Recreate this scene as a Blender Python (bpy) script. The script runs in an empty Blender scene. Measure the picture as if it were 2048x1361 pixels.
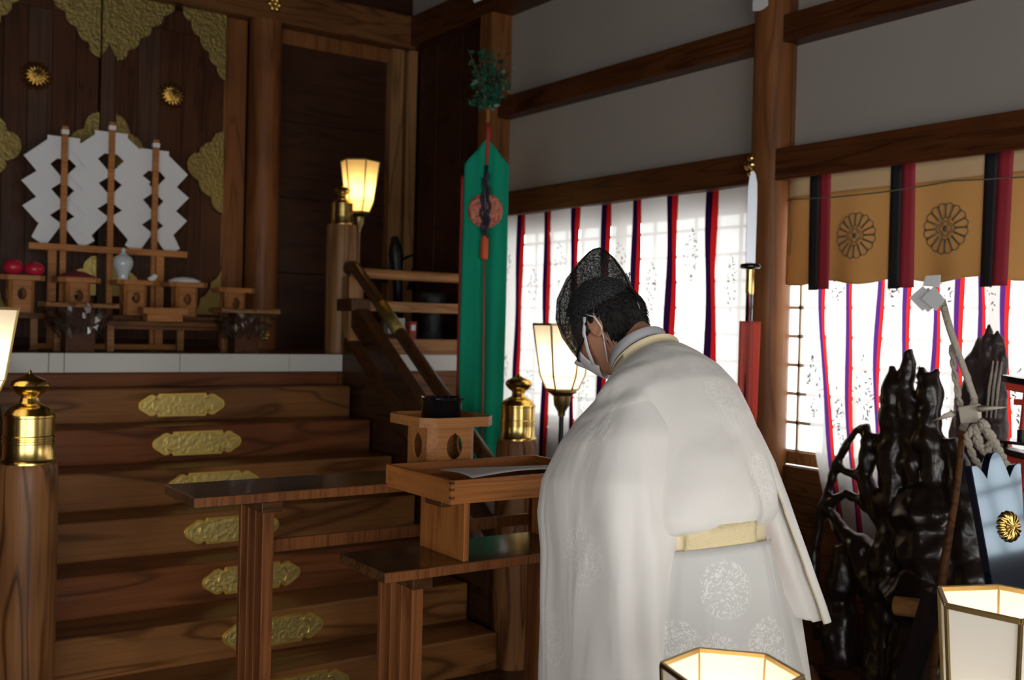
import bpy, bmesh, math, random
from mathutils import Vector, Matrix
random.seed(7)
PI = math.pi
S = bpy.context.scene
COL = S.collection
# ------------------------------------------------------------------ camera, world, exposure
F_PX = 2090.0
cam_d = bpy.data.cameras.new('camera'); cam = bpy.data.objects.new('camera', cam_d); COL.objects.link(cam)
cam_d.sensor_width = 36.0; cam_d.lens = 36.0 * F_PX / 2048
cam_d.clip_start = 0.02
_a = math.radians(34.9); _p = math.atan(28.5 / F_PX); _r = math.atan(0.025)
cam.matrix_world = Matrix.Translation((0, 0, 1.5)) @ Matrix.Rotation(-_a, 4, 'Z') @ Matrix.Rotation(PI / 2 - _p, 4, 'X') @ Matrix.Rotation(_r, 4, 'Z')
cam_d.dof.use_dof = True; cam_d.dof.focus_distance = 2.4; cam_d.dof.aperture_fstop = 4.5
S.camera = cam
S.view_settings.view_transform = 'Standard'; S.view_settings.look = 'None'
S.view_settings.exposure = 0.0; S.view_settings.gamma = 1.0; S.view_settings.use_curve_mapping = False
S.cycles.max_bounces = 8; S.cycles.transparent_max_bounces = 12; S.cycles.sample_clamp_indirect = 6.0
W = bpy.data.worlds.new('sky'); S.world = W; W.use_nodes = True
W.node_tree.nodes['Background'].inputs[0].default_value = (1.0, 0.985, 0.96, 1)
W.node_tree.nodes['Background'].inputs[1].default_value = 4.8

def portal(loc, size, rot):
    l = bpy.data.lights.new('daylight_opening', 'AREA'); l.shape = 'RECTANGLE'; l.size, l.size_y = size
    l.cycles.is_portal = True
    o = bpy.data.objects.new('daylight_opening', l); COL.objects.link(o); o.location = loc; o.rotation_euler = rot
portal((3.95, 4.35, 1.52), (1.15, 2.1), (0, PI / 2, 0))
portal((3.95, 2.15, 1.52), (1.15, 2.0), (0, PI / 2, 0))
portal((3.95, -0.05, 1.52), (1.15, 2.0), (0, PI / 2, 0))
portal((-.3, -3.28, 1.2), (4.2, 2.4), (PI / 2, 0, 0))
portal((-2.74, -1.1, 1.2), (1.8, 3.2), (0, -PI / 2, 0))

# ------------------------------------------------------------------ materials
def mat(name, color=(.5, .5, .5), rough=.5, metal=0.0, bump=None, spec=None, coat=0, sheen=0):
    m = bpy.data.materials.new(name); m.use_nodes = True
    b = m.node_tree.nodes['Principled BSDF']
    b.inputs['Base Color'].default_value = (*color, 1); b.inputs['Roughness'].default_value = rough; b.inputs['Metallic'].default_value = metal
    if spec is not None: b.inputs['Specular IOR Level'].default_value = spec
    if coat: b.inputs['Coat Weight'].default_value = coat; b.inputs['Coat IOR'].default_value = 1.5; b.inputs['Coat Roughness'].default_value = .08
    if sheen: b.inputs['Sheen Weight'].default_value = sheen
    if bump:
        sc, st = bump[:2]; n, l = m.node_tree.nodes, m.node_tree.links
        tc = n.new('ShaderNodeTexCoord'); t = n.new('ShaderNodeTexNoise'); t.inputs['Scale'].default_value = sc; t.inputs['Detail'].default_value = 4
        bp = n.new('ShaderNodeBump'); bp.inputs['Strength'].default_value = st; bp.inputs['Distance'].default_value = .01
        l.new(tc.outputs['Object'], t.inputs['Vector']); l.new(t.outputs['Fac'], bp.inputs['Height']); l.new(bp.outputs[0], b.inputs['Normal'])
    return m
def wood(name, c1, c2, axis=0, rough=.45, across=9.0, along=.9, dist=1.2, coat=0, spec=.22):
    c1 = (c1[0], c1[1] * .86, c1[2] * .62); c2 = (c2[0], c2[1] * .86, c2[2] * .62)
    m = mat(name, c1, rough, spec=spec, coat=coat); n, l = m.node_tree.nodes, m.node_tree.links; b = n['Principled BSDF']
    tc = n.new('ShaderNodeTexCoord'); mp = n.new('ShaderNodeMapping'); s = [across] * 3; s[axis] = along; mp.inputs['Scale'].default_value = s
    t = n.new('ShaderNodeTexNoise'); t.inputs['Scale'].default_value = 1.0; t.inputs['Detail'].default_value = 1.5; t.inputs['Distortion'].default_value = dist
    l.new(tc.outputs['Object'], mp.inputs[0]); l.new(mp.outputs[0], t.inputs['Vector'])
    ml = n.new('ShaderNodeMath'); ml.operation = 'MULTIPLY'; ml.inputs[1].default_value = 9.0
    fr = n.new('ShaderNodeMath'); fr.operation = 'PINGPONG'; fr.inputs[1].default_value = 1.0
    l.new(t.outputs['Fac'], ml.inputs[0]); l.new(ml.outputs[0], fr.inputs[0])
    mp2 = n.new('ShaderNodeMapping'); s = [90.0] * 3; s[axis] = 2.5; mp2.inputs['Scale'].default_value = s
    t2 = n.new('ShaderNodeTexNoise'); t2.inputs['Scale'].default_value = 1.0; t2.inputs['Detail'].default_value = 2
    l.new(tc.outputs['Object'], mp2.inputs[0]); l.new(mp2.outputs[0], t2.inputs['Vector'])
    t3 = n.new('ShaderNodeTexNoise'); t3.inputs['Scale'].default_value = 2.2; l.new(tc.outputs['Object'], t3.inputs['Vector'])
    r = n.new('ShaderNodeValToRGB'); r.color_ramp.elements[0].color = (*c2, 1); r.color_ramp.elements[0].position = .02
    r.color_ramp.elements[1].color = (*c1, 1); r.color_ramp.elements[1].position = .42
    l.new(fr.outputs[0], r.inputs[0])
    mx = n.new('ShaderNodeMixRGB'); mx.blend_type = 'MULTIPLY'; mx.inputs[0].default_value = .5
    r2 = n.new('ShaderNodeValToRGB'); r2.color_ramp.elements[0].position = .3; r2.color_ramp.elements[0].color = (.55, .5, .45, 1); r2.color_ramp.elements[1].position = .65
    l.new(t2.outputs['Fac'], r2.inputs[0]); l.new(r.outputs[0], mx.inputs[1]); l.new(r2.outputs[0], mx.inputs[2])
    mx2 = n.new('ShaderNodeMixRGB'); mx2.blend_type = 'MULTIPLY'; mx2.inputs[0].default_value = .5
    r3 = n.new('ShaderNodeValToRGB'); r3.color_ramp.elements[0].position = .35; r3.color_ramp.elements[0].color = (.5, .45, .45, 1); r3.color_ramp.elements[1].position = .6
    l.new(t3.outputs['Fac'], r3.inputs[0]); l.new(mx.outputs[0], mx2.inputs[1]); l.new(r3.outputs[0], mx2.inputs[2])
    l.new(mx2.outputs[0], b.inputs['Base Color'])
    bp = n.new('ShaderNodeBump'); bp.inputs['Strength'].default_value = .15; bp.inputs['Distance'].default_value = .004
    l.new(t2.outputs['Fac'], bp.inputs['Height']); l.new(bp.outputs[0], b.inputs['Normal'])
    return m
def gold(name, c=(.83, .60, .20), rough=.22, bump=None): return mat(name, c, rough, 1.0, bump)
def cloth(name, color, trans=.5, clear=0.0, bump=None, rough=.8):
    m = bpy.data.materials.new(name); m.use_nodes = True; n, l = m.node_tree.nodes, m.node_tree.links; n.clear()
    o = n.new('ShaderNodeOutputMaterial'); d = n.new('ShaderNodeBsdfDiffuse'); t = n.new('ShaderNodeBsdfTranslucent')
    d.inputs[0].default_value = (*color, 1); t.inputs[0].default_value = (*color, 1)
    mx = n.new('ShaderNodeMixShader'); mx.inputs[0].default_value = trans; l.new(d.outputs[0], mx.inputs[1]); l.new(t.outputs[0], mx.inputs[2])
    last = mx
    if clear:
        tr = n.new('ShaderNodeBsdfTransparent'); m2 = n.new('ShaderNodeMixShader'); m2.inputs[0].default_value = clear
        l.new(mx.outputs[0], m2.inputs[1]); l.new(tr.outputs[0], m2.inputs[2]); last = m2
    l.new(last.outputs[0], o.inputs[0])
    return m
def emis(name, color, st):
    m = bpy.data.materials.new(name); m.use_nodes = True; n, l = m.node_tree.nodes, m.node_tree.links; n.clear()
    o = n.new('ShaderNodeOutputMaterial'); e = n.new('ShaderNodeEmission'); e.inputs[0].default_value = (*color, 1); e.inputs[1].default_value = st
    l.new(e.outputs[0], o.inputs[0]); return m

STAIR = wood('stair_board_wood', (.27, .135, .058), (.125, .056, .022), 0, .32, across=5, along=.7, dist=.9)
STAIRB = wood('stair_board_wood_reddish', (.22, .086, .038), (.11, .042, .018), 0, .32, across=4, along=.6, dist=1.1)
DARKW = wood('dark_beam_wood', (.105, .040, .017), (.06, .021, .009), 1, .4, across=12)
DARKX = wood('dark_cross_beam_wood', (.20, .098, .045), (.10, .047, .022), 0, .4, across=12)
COLW = wood('column_wood', (.25, .115, .052), (.16, .067, .03), 2, .4, across=8, along=.5)
PALEP = wood('pale_post_wood', (.36, .22, .12), (.2, .11, .055), 2, .4, across=9, along=.5, dist=1.0)
NEWEL = wood('newel_wood', (.29, .15, .075), (.10, .042, .018), 2, .35, across=9, along=1.3, dist=.7)
DOORW = wood('door_plank_wood', (.095, .042, .026), (.055, .024, .015), 2, .35, across=14, along=.6)
DOORW2 = wood('door_plank_wood_grey', (.105, .065, .058), (.07, .042, .036), 2, .35, across=14, along=.6)
PANELW = wood('panel_wood', (.06, .027, .018), (.036, .016, .011), 0, .4, across=6, along=.7)
RAILW = wood('rail_wood', (.42, .24, .12), (.28, .145, .068), 0, .4, across=14)
RAILD = wood('dark_rail_wood', (.085, .040, .018), (.045, .02, .009), 1, .35, across=14)
TABLEW = wood('table_top_wood', (.12, .062, .032), (.06, .03, .015), 0, .22, across=14, coat=.25)
TABLEE = wood('table_leg_wood', (.235, .098, .042), (.15, .057, .024), 2, .35, across=18)
TRAYW = wood('tray_wood', (.50, .215, .075), (.33, .13, .042), 0, .4, across=22)
SANBO = wood('cypress_wood', (.60, .30, .13), (.50, .23, .095), 0, .4, across=24)
FLOORW = wood('floor_board_wood', (.07, .035, .018), (.035, .016, .008), 1, .3, across=7)
CEILW = wood('ceiling_wood', (.06, .032, .016), (.03, .016, .008), 1, .5)
LOGW = wood('log_wood', (.35, .19, .085), (.2, .1, .045), 1, .6)
PLASTER = mat('wall_plaster', (.34, .31, .28), .9, bump=(9, .12))
LACQ = mat('blue_black_lacquer_sky_tint', (.010, .014, .022), .10, coat=1.0, spec=.9)
LACQ.node_tree.nodes['Principled BSDF'].inputs['Coat Tint'].default_value = (1, 1, 1, 1) if 0 else (.5, .75, 1, 1)  # blue of a sky reflection tinted into the coat; the world is white
GOLD = gold('polished_brass'); GOLDF = gold('chased_gilt_plate', (.62, .48, .16), .45, bump=(60, .45)); GOLDR = gold('gilt_rim', (.90, .62, .14), .38); GOLDW = gold('old_gilt_fitting', (.34, .26, .09), .5, bump=(60, .9))
BRONZE = gold('dull_bronze', (.20, .15, .07), .4)
BLACK = mat('black_lacquer', (.006, .006, .007), .12, coat=.6)
IRON = mat('dark_iron', (.02, .022, .025), .35, .6)
STEEL = mat('blade_steel', (.62, .66, .72), .38, .7)
WHITEP = mat('white_paper', (.82, .84, .86), .7)
WHITEC = mat('white_cover_cloth', (.72, .72, .68), .8, bump=(30, .2))
PORC = mat('pale_porcelain', (.62, .70, .72), .12, coat=.5)
APPLE = mat('red_fruit_skin', (.55, .02, .05), .3)
REDC = mat('dark_red_cloth', (.22, .015, .02), .8)
RED = mat('vermilion_paint', (.42, .035, .02), .5)
ORANGE = mat('orange_red_silk', (.60, .085, .02), .6)
GREEN = cloth('green_silk', (.015, .36, .22), .25)
SALMON = cloth('red_cotton', (.80, .22, .18), .5)
LEAF = mat('sakaki_leaf', (.014, .085, .05), .3)
TWIG = mat('twig_bark', (.1, .06, .03), .8)
DRIFT = mat('lacquered_driftwood', (.018, .011, .009), .30, bump=(14, .55), coat=.15)
DRIFT2 = mat('ridged_driftwood', (.05, .034, .034), .4, bump=(26, .8), coat=.05)
STRAW = mat('straw_rope', (.55, .49, .40), .85, bump=(150, .8))
SHEER = cloth('white_sheer_curtain', (.93, .94, .96), .36, .07)
STR_R = cloth('red_stripe_cloth', (.50, .012, .012), .25); STR_P = cloth('purple_stripe_cloth', (.018, .004, .03), .25); MOTIF = cloth('grey_printed_leaf', (.06, .08, .09), .3)
BROC = cloth('gold_brocade', (.80, .44, .15), .15); BROCP = cloth('pale_brocade_top', (.78, .56, .32), .15)
RIB_B = mat('black_ribbon', (.01, .009, .012), .7); RIB_R = mat('crimson_ribbon', (.33, .02, .035), .7); CREST = mat('olive_crest_line', (.14, .13, .085), .7)
SKIN = mat('skin', (.43, .21, .125), .5); HAIR = mat('black_hair', (.010, .009, .009), .6, bump=(120, 1.0), spec=.25)
COLLARC = mat('cream_collar_silk', (.70, .60, .38), .55, sheen=.2); UNDER = mat('white_under_collar', (.86, .86, .92), .7)
SASH = mat('cream_sash', (.80, .68, .42), .6)
MASKM = mat('white_mask', (.80, .80, .82), .8)
BRASSD = gold('aged_brass_frame', (.30, .21, .085), .4)
BULB = emis('lamp_bulb_glow', (1, .80, .5), 60)

def paper(name, col, tr=.72):
    return cloth(name, col, tr)
SHADE = paper('warm_shade_paper', (.95, .74, .36)); SHADE2 = paper('white_shade_paper', (.93, .90, .84), .40); SHADE3 = paper('thick_shade_paper', (.80, .76, .68), .055)
# glass for windows and plastic film
def thinglass(name, tint, gl):
    m = bpy.data.materials.new(name); m.use_nodes = True; n, l = m.node_tree.nodes, m.node_tree.links; n.clear()
    o = n.new('ShaderNodeOutputMaterial'); t = n.new('ShaderNodeBsdfTransparent'); t.inputs[0].default_value = (*tint, 1)
    g = n.new('ShaderNodeBsdfGlossy'); g.inputs['Roughness'].default_value = .08; mx = n.new('ShaderNodeMixShader')
    if gl is None:
        f = n.new('ShaderNodeFresnel'); f.inputs[0].default_value = 1.6; l.new(f.outputs[0], mx.inputs[0])
    else: mx.inputs[0].default_value = gl
    l.new(t.outputs[0], mx.inputs[1]); l.new(g.outputs[0], mx.inputs[2]); l.new(mx.outputs[0], o.inputs[0]); return m
GLASS = thinglass('window_glass', (.97, .98, .97), .04); FILM = thinglass('clear_plastic_film', (.9, .9, .92), .30)
# gauze hat
def gauze():
    m = mat('black_gauze', (.012, .014, .015), .35); n, l = m.node_tree.nodes, m.node_tree.links; b = n['Principled BSDF']
    o = n['Material Output']; t = n.new('ShaderNodeBsdfTransparent'); mx = n.new('ShaderNodeMixShader')
    tc = n.new('ShaderNodeTexCoord'); v = n.new('ShaderNodeTexNoise'); v.inputs['Scale'].default_value = 260; v.inputs['Detail'].default_value = 3
    r = n.new('ShaderNodeMapRange'); r.inputs[1].default_value = .42; r.inputs[2].default_value = .68; r.inputs[3].default_value = .04; r.inputs[4].default_value = .50
    l.new(tc.outputs['Object'], v.inputs['Vector']); l.new(v.outputs['Fac'], r.inputs[0]); l.new(r.outputs[0], mx.inputs[0])
    l.new(b.outputs[0], mx.inputs[1]); l.new(t.outputs[0], mx.inputs[2]); l.new(mx.outputs[0], o.inputs[0])
    bp = n.new('ShaderNodeBump'); bp.inputs['Strength'].default_value = .8; bp.inputs['Distance'].default_value = .004
    l.new(v.outputs['Fac'], bp.inputs['Height']); l.new(bp.outputs[0], b.inputs['Normal']); return m
GAUZE = gauze()
LATT = mat('pale_lattice_wood', (.55, .47, .38), .7)
DADO = wood('dado_board_wood', (.18, .088, .042), (.09, .042, .02), 1, .4, across=10)
TRAYY = wood('tray_side_wood', (.50, .215, .075), (.33, .13, .042), 1, .4, across=22); TRAYZ = wood('tray_plank_wood', (.46, .20, .07), (.30, .12, .04), 2, .4, across=18)
def robe_mat(name, base, cents, rad=.062, rot=(.25, .25, 0), boost=1.12):
    m = mat(name, base, .48, sheen=.25); n, l = m.node_tree.nodes, m.node_tree.links; b = n['Principled BSDF']
    tc = n.new('ShaderNodeTexCoord'); acc = None
    for c in cents:
        d = n.new('ShaderNodeVectorMath'); d.operation = 'DISTANCE'; d.inputs[1].default_value = c[:3]; l.new(tc.outputs['Object'], d.inputs[0])
        k = n.new('ShaderNodeMapRange'); R = c[3] if len(c) > 3 else rad
        k.inputs[1].default_value = R * 1.0; k.inputs[2].default_value = R * 1.12; k.inputs[3].default_value = 1; k.inputs[4].default_value = 0; l.new(d.outputs['Value'], k.inputs[0])
        if acc is None: acc = k.outputs[0]
        else:
            a = n.new('ShaderNodeMath'); a.operation = 'MAXIMUM'; l.new(acc, a.inputs[0]); l.new(k.outputs[0], a.inputs[1]); acc = a.outputs[0]
    v = n.new('ShaderNodeTexVoronoi'); v.feature = 'DISTANCE_TO_EDGE'; v.inputs['Scale'].default_value = 62
    ds = n.new('ShaderNodeTexNoise'); ds.inputs['Scale'].default_value = 30; av = n.new('ShaderNodeMixRGB'); av.inputs[0].default_value = .12
    l.new(tc.outputs['Object'], ds.inputs['Vector']); l.new(tc.outputs['Object'], av.inputs[1]); l.new(ds.outputs['Color'], av.inputs[2]); l.new(av.outputs[0], v.inputs['Vector'])
    th = n.new('ShaderNodeMapRange'); th.inputs[1].default_value = .10; th.inputs[2].default_value = .16; th.inputs[3].default_value = 0; th.inputs[4].default_value = 1; l.new(v.outputs['Distance'], th.inputs[0])
    mm = n.new('ShaderNodeMath'); mm.operation = 'MULTIPLY'; l.new(acc, mm.inputs[0]); l.new(th.outputs[0], mm.inputs[1])
    mx = n.new('ShaderNodeMixRGB'); mx.inputs[1].default_value = (*base, 1); mx.inputs[2].default_value = (min(1, base[0] * boost), min(1, base[1] * boost), min(1, base[2] * boost), 1); l.new(mm.outputs[0], mx.inputs[0]); l.new(mx.outputs[0], b.inputs['Base Color'])
    wv = n.new('ShaderNodeTexNoise'); wv.inputs['Scale'].default_value = 260; l.new(tc.outputs['Object'], wv.inputs['Vector'])
    ad = n.new('ShaderNodeMath'); ad.operation = 'MULTIPLY_ADD'; ad.inputs[1].default_value = .25; l.new(wv.outputs['Fac'], ad.inputs[0]); l.new(mm.outputs[0], ad.inputs[2])
    mp = n.new('ShaderNodeMapping'); mp.inputs['Rotation'].default_value = rot; mp.inputs['Scale'].default_value = (8, 8, 1.7); l.new(tc.outputs['Object'], mp.inputs[0])
    fn = n.new('ShaderNodeTexNoise'); fn.inputs['Scale'].default_value = 1; fn.inputs['Detail'].default_value = 3; fn.inputs['Roughness'].default_value = .45; fn.inputs['Distortion'].default_value = .5; l.new(mp.outputs[0], fn.inputs['Vector'])
    b0 = n.new('ShaderNodeBump'); b0.inputs['Strength'].default_value = .40; b0.inputs['Distance'].default_value = .045; l.new(fn.outputs['Fac'], b0.inputs['Height'])
    bp = n.new('ShaderNodeBump'); bp.inputs['Strength'].default_value = .35; bp.inputs['Distance'].default_value = .002; l.new(ad.outputs[0], bp.inputs['Height']); l.new(b0.outputs[0], bp.inputs['Normal']); l.new(bp.outputs[0], b.inputs['Normal'])
    return m

# ------------------------------------------------------------------ mesh building
OFF = {}
class MB:
    def __init__(s): s.v = []; s.f = []; s.m = []; s.cur = 0
    def add(s, vs, fs):
        k = len(s.v); s.v += [tuple(v) for v in vs]; s.f += [tuple(i + k for i in f) for f in fs]; s.m += [s.cur] * len(fs); return s
    def box(s, x0, x1, y0, y1, z0, z1):
        return s.add([(x0, y0, z0), (x1, y0, z0), (x1, y1, z0), (x0, y1, z0), (x0, y0, z1), (x1, y0, z1), (x1, y1, z1), (x0, y1, z1)],
                     [(0, 3, 2, 1), (4, 5, 6, 7), (0, 1, 5, 4), (1, 2, 6, 5), (2, 3, 7, 6), (3, 0, 4, 7)])
    def prism(s, poly, d0, d1, plane='xz'):
        def P(a, b, d): return (a, d, b) if plane == 'xz' else ((d, a, b) if plane == 'yz' else (a, b, d))
        n = len(poly)
        return s.add([P(a, b, d0) for a, b in poly] + [P(a, b, d1) for a, b in poly],
                     [tuple(range(n)), tuple(range(2 * n - 1, n - 1, -1))] + [(i, (i + 1) % n, n + (i + 1) % n, n + i) for i in range(n)])
    def lathe(s, prof, c=(0, 0, 0), n=32, axis='z', caps=True):
        vs = []
        for r, h in prof:
            for k in range(n):
                t = 2 * PI * k / n; a, b = r * math.cos(t), r * math.sin(t)
                p = (a, b, h) if axis == 'z' else ((a, h, b) if axis == 'y' else (h, a, b))
                vs.append((p[0] + c[0], p[1] + c[1], p[2] + c[2]))
        m = len(prof); fs = [(i * n + k, i * n + (k + 1) % n, (i + 1) * n + (k + 1) % n, (i + 1) * n + k) for i in range(m - 1) for k in range(n)]
        if caps: fs += [tuple(range(n)), tuple(range(m * n - 1, (m - 1) * n - 1, -1))]
        return s.add(vs, fs)
    def tube(s, pts, r, n=10, flat=1.0):
        pts = [Vector(p) for p in pts]; m = len(pts); rs = r if isinstance(r, (list, tuple)) else [r] * m; vs = []
        up = None
        for i, p in enumerate(pts):
            t = (pts[min(i + 1, m - 1)] - pts[max(i - 1, 0)]).normalized()
            if up is None:
                up = Vector((0, 0, 1)) if abs(t.z) < .9 else Vector((1, 0, 0))
            a = t.cross(up).normalized(); b = a.cross(t).normalized(); up = b
            for k in range(n):
                q = 2 * PI * k / n; vs.append(p + a * (rs[i] * math.cos(q)) + b * (rs[i] * flat * math.sin(q)))
        fs = [(i * n + k, i * n + (k + 1) % n, (i + 1) * n + (k + 1) % n, (i + 1) * n + k) for i in range(m - 1) for k in range(n)]
        return s.add(vs, fs + [tuple(range(n)), tuple(range(m * n - 1, (m - 1) * n - 1, -1))])
    def bar(s, p, q, w, h):
        p, q = Vector(p), Vector(q); t = (q - p).normalized(); up = Vector((0, 0, 1)) if abs(t.z) < .95 else Vector((1, 0, 0))
        a = t.cross(up).normalized() * w / 2; b = a.cross(t).normalized() * h / 2
        return s.add([p - a - b, p + a - b, p + a + b, p - a + b, q - a - b, q + a - b, q + a + b, q - a + b],
                     [(0, 3, 2, 1), (4, 5, 6, 7), (0, 1, 5, 4), (1, 2, 6, 5), (2, 3, 7, 6), (3, 0, 4, 7)])
    def grid(s, fn, nu, nv):
        return s.add([fn(i / nu, j / nv) for j in range(nv + 1) for i in range(nu + 1)],
                     [(j * (nu + 1) + i, j * (nu + 1) + i + 1, (j + 1) * (nu + 1) + i + 1, (j + 1) * (nu + 1) + i) for j in range(nv) for i in range(nu)])
    def rings(s, rs, cap=True):
        n = len(rs[0]); m = len(rs); vs = [p for r in rs for p in r]
        fs = [(i * n + k, i * n + (k + 1) % n, (i + 1) * n + (k + 1) % n, (i + 1) * n + k) for i in range(m - 1) for k in range(n)]
        if cap: fs += [tuple(range(n)), tuple(range(m * n - 1, (m - 1) * n - 1, -1))]
        return s.add(vs, fs)
    def sphere(s, c, r, n=16, sc=(1, 1, 1)):
        prof = [(max(1e-4, r * math.sin(PI * i / n)), -r * math.cos(PI * i / n)) for i in range(n + 1)]
        vs = []; k2 = n * 2
        for a, h in prof:
            for k in range(k2):
                t = 2 * PI * k / k2; vs.append((c[0] + a * math.cos(t) * sc[0], c[1] + a * math.sin(t) * sc[1], c[2] + h * sc[2]))
        return s.add(vs, [(i * k2 + k, i * k2 + (k + 1) % k2, (i + 1) * k2 + (k + 1) % k2, (i + 1) * k2 + k) for i in range(n) for k in range(k2)])
    def build(s, name, m, parent=None, smooth=False, bevel=0, sub=0, remesh=0, solid=0, fixn=True):
        me = bpy.data.meshes.new(name); off = OFF.get(parent.name, Vector((0, 0, 0))) if parent else Vector((0, 0, 0))
        me.from_pydata([tuple(Vector(v) - off) for v in s.v], [], s.f)
        for q in (m if isinstance(m, (list, tuple)) else [m]): me.materials.append(q)
        for p, k in zip(me.polygons, s.m): p.material_index = k
        if fixn:
            bm = bmesh.new(); bm.from_mesh(me); bmesh.ops.recalc_face_normals(bm, faces=bm.faces); bm.to_mesh(me); bm.free()
        if smooth:
            me.polygons.foreach_set('use_smooth', [True] * len(me.polygons))
            if smooth != 'all' and not remesh:
                try: me.set_sharp_from_angle(angle=math.radians(smooth if smooth is not True else 40))
                except Exception: pass
        o = bpy.data.objects.new(name, me); COL.objects.link(o)
        if parent: o.parent = parent; OFF[o.name] = off
        if remesh:
            md = o.modifiers.new('r', 'REMESH'); md.mode = 'VOXEL'; md.voxel_size = remesh; md.use_smooth_shade = True
            md = o.modifiers.new('s', 'SMOOTH'); md.factor = .5; md.iterations = 3
        if bevel:
            md = o.modifiers.new('b', 'BEVEL'); md.width = bevel; md.segments = 2; md.limit_method = 'ANGLE'
        if solid:
            md = o.modifiers.new('t', 'SOLIDIFY'); md.thickness = solid; md.offset = 0
        if sub:
            md = o.modifiers.new('u', 'SUBSURF'); md.levels = sub; md.render_levels = sub
        return o
def thing(name, label, cat, loc=(0, 0, 0), group=None):
    o = bpy.data.objects.new(name, None); COL.objects.link(o); o.empty_display_size = .1
    o.location = loc; OFF[o.name] = Vector(loc); return tag(o, label, cat, group)
def tag(o, label, cat, group=None):
    o['label'] = label; o['category'] = cat
    if group: o['group'] = group
    return o
def struct(o, label=None):
    o['kind'] = 'structure'
    if label: o['label'] = label
    return o

# ================================================================== THE SETTING
struct(MB().box(-2.6, 4.0, -3.2, 7.0, -.12, 0).build('floor', FLOORW))
struct(MB().box(-2.6, 4.0, -3.2, 7.0, 4.3, 4.4).build('ceiling', CEILW))
# right wall: plaster above, openings with columns between them
XW = 3.75
m = MB()
m.box(XW, 4.0, -3.2, 5.62, 2.12, 4.3)                 # plaster over the windows
m.box(XW, 4.0, -3.2, -1.15, 0, 2.12)
struct(m.build('wall_right', PLASTER))
m = MB(); m.box(XW, 4.0, -1.15, 5.62, 0, .86)         # boarded dado under the windows
m.box(XW, 3.80, 5.46, 5.62, .86, 2.12); m.box(XW, 3.774, 3.24, 3.34, .86, 2.12); m.box(XW, 3.80, 1.0, 1.14, .86, 2.12)
struct(m.build('wall_right_lower', DADO, bevel=.004))
struct(MB().box(XW, 4.0, 5.62, 7.0, 0, 4.3).build('wall_right_sanctuary', PANELW))
struct(MB().box(3.735, XW, 5.6, 7.0, 3.66, 4.3).build('wall_right_plaster', PLASTER))
m = MB(); m.box(-2.6, 4.0, 6.72, 7.0, 0, 4.3); struct(m.build('wall_back', PANELW))
m = MB(); m.box(-2.75, -2.6, .5, 7.0, 0, 4.3); m.box(-2.75, -2.6, -3.2, -2.7, 0, 4.3); m.box(-2.75, -2.6, -2.7, .5, 0, .2); m.box(-2.75, -2.6, -2.7, .5, 2.1, 4.3); struct(m.build('wall_left', PANELW))
m = MB(); m.box(-2.6, -2.4, -3.3, -3.2, 0, 4.3); m.box(1.8, 4.0, -3.3, -3.2, 0, 4.3); m.box(-2.4, 1.8, -3.3, -3.2, 2.4, 4.3)
struct(m.build('wall_entrance', PANELW))
# beams along the right wall
tn = [0]
def trim(m, mt, **k):
    tn[0] += 1; return struct(m.build('trim_%d' % tn[0], mt, **k))
BV = dict(bevel=.006)
head = MB().box(3.64, 3.78, -3.0, 5.5, 2.18, 2.325); trim(head, DARKW, **BV)
trim(MB().box(3.655, 3.77, -3.0, 5.5, 2.80, 2.925), DARKW, **BV)
trim(MB().box(3.60, 3.78, -3.0, 6.72, 3.455, 3.66), DARKW, **BV)
trim(MB().box(3.722, 3.775, -1.15, 5.5, .77, .90), DADO, **BV)
trim(MB().lathe([(.098, 0), (.098, 4.3)], (3.705, 3.262, 0), 40), COLW, smooth=True)
trim(MB().lathe([(.098, 0), (.098, 4.3)], (3.705, 1.06, 0), 40), COLW, smooth=True)
trim(MB().box(3.60, 3.78, 5.46, 5.60, 0, 3.46), COLW, **BV)     # corner pillar where the sanctuary starts
trim(MB().box(3.69, 3.78, 5.62, 5.66, 1.31, 3.46), COLW, **BV)
# boards of the dark side wall of the sanctuary
m = MB()
for y0, y1 in ((5.68, 5.98), (6.0, 6.3), (6.32, 6.56)): m.box(3.72, 3.76, y0, y1, 1.31, 3.46)
trim(m, PANELW, bevel=.003)
# cross beam over the sanctuary and its posts
trim(MB().box(-2.6, 3.64, 6.50, 6.72, 3.44, 3.665), DARKX, **BV)
for i, x in enumerate((2.56, .60)):
    trim(MB().lathe([(.108, 1.31), (.104, 3.44)], (x, 6.56, 0), 40), COLW, smooth=True)
trim(MB().box(2.30, 2.452, 6.60, 6.72, 1.31, 3.44), PALEP if 0 else COLW, **BV)
trim(MB().box(.708, .86, 6.60, 6.72, 1.31, 3.44), COLW, **BV)
trim(MB().box(3.50, 3.60, 6.58, 6.72, 1.31, 3.44), PALEP, **BV)
trim(MB().box(3.64, 3.72, 6.60, 6.72, 1.31, 3.46), PALEP, **BV)
trim(MB().box(2.66, 3.50, 6.62, 6.72, 3.34, 3.44), COLW, **BV)
m = MB()
for k in range(4): m.box(2.66, 3.50, 6.655, 6.71, 1.31 + k * .51, 1.31 + k * .51 + .507)
trim(m, PANELW, bevel=.003)
trim(MB().box(-2.6, .50, 6.62, 6.72, 1.31, 3.44), PANELW)
# rafters of which two show white painted ends
for i, y in enumerate((5.02, 5.30)):
    m = MB(); m.bar((3.62, y, 3.60), (3.40, y, 3.475), .05, .05); o = m.build('rafter', CEILW); tag(o, ['white-tipped rafter end at the top edge, nearer the windows', 'white-tipped rafter end at the top edge, nearer the altar'][i], 'rafter', 'rafter ends'); struct(o)
    m = MB(); m.bar((3.40, y, 3.475), (3.365, y, 3.455), .052, .052); m.build('painted_end', WHITEP, o)
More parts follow.
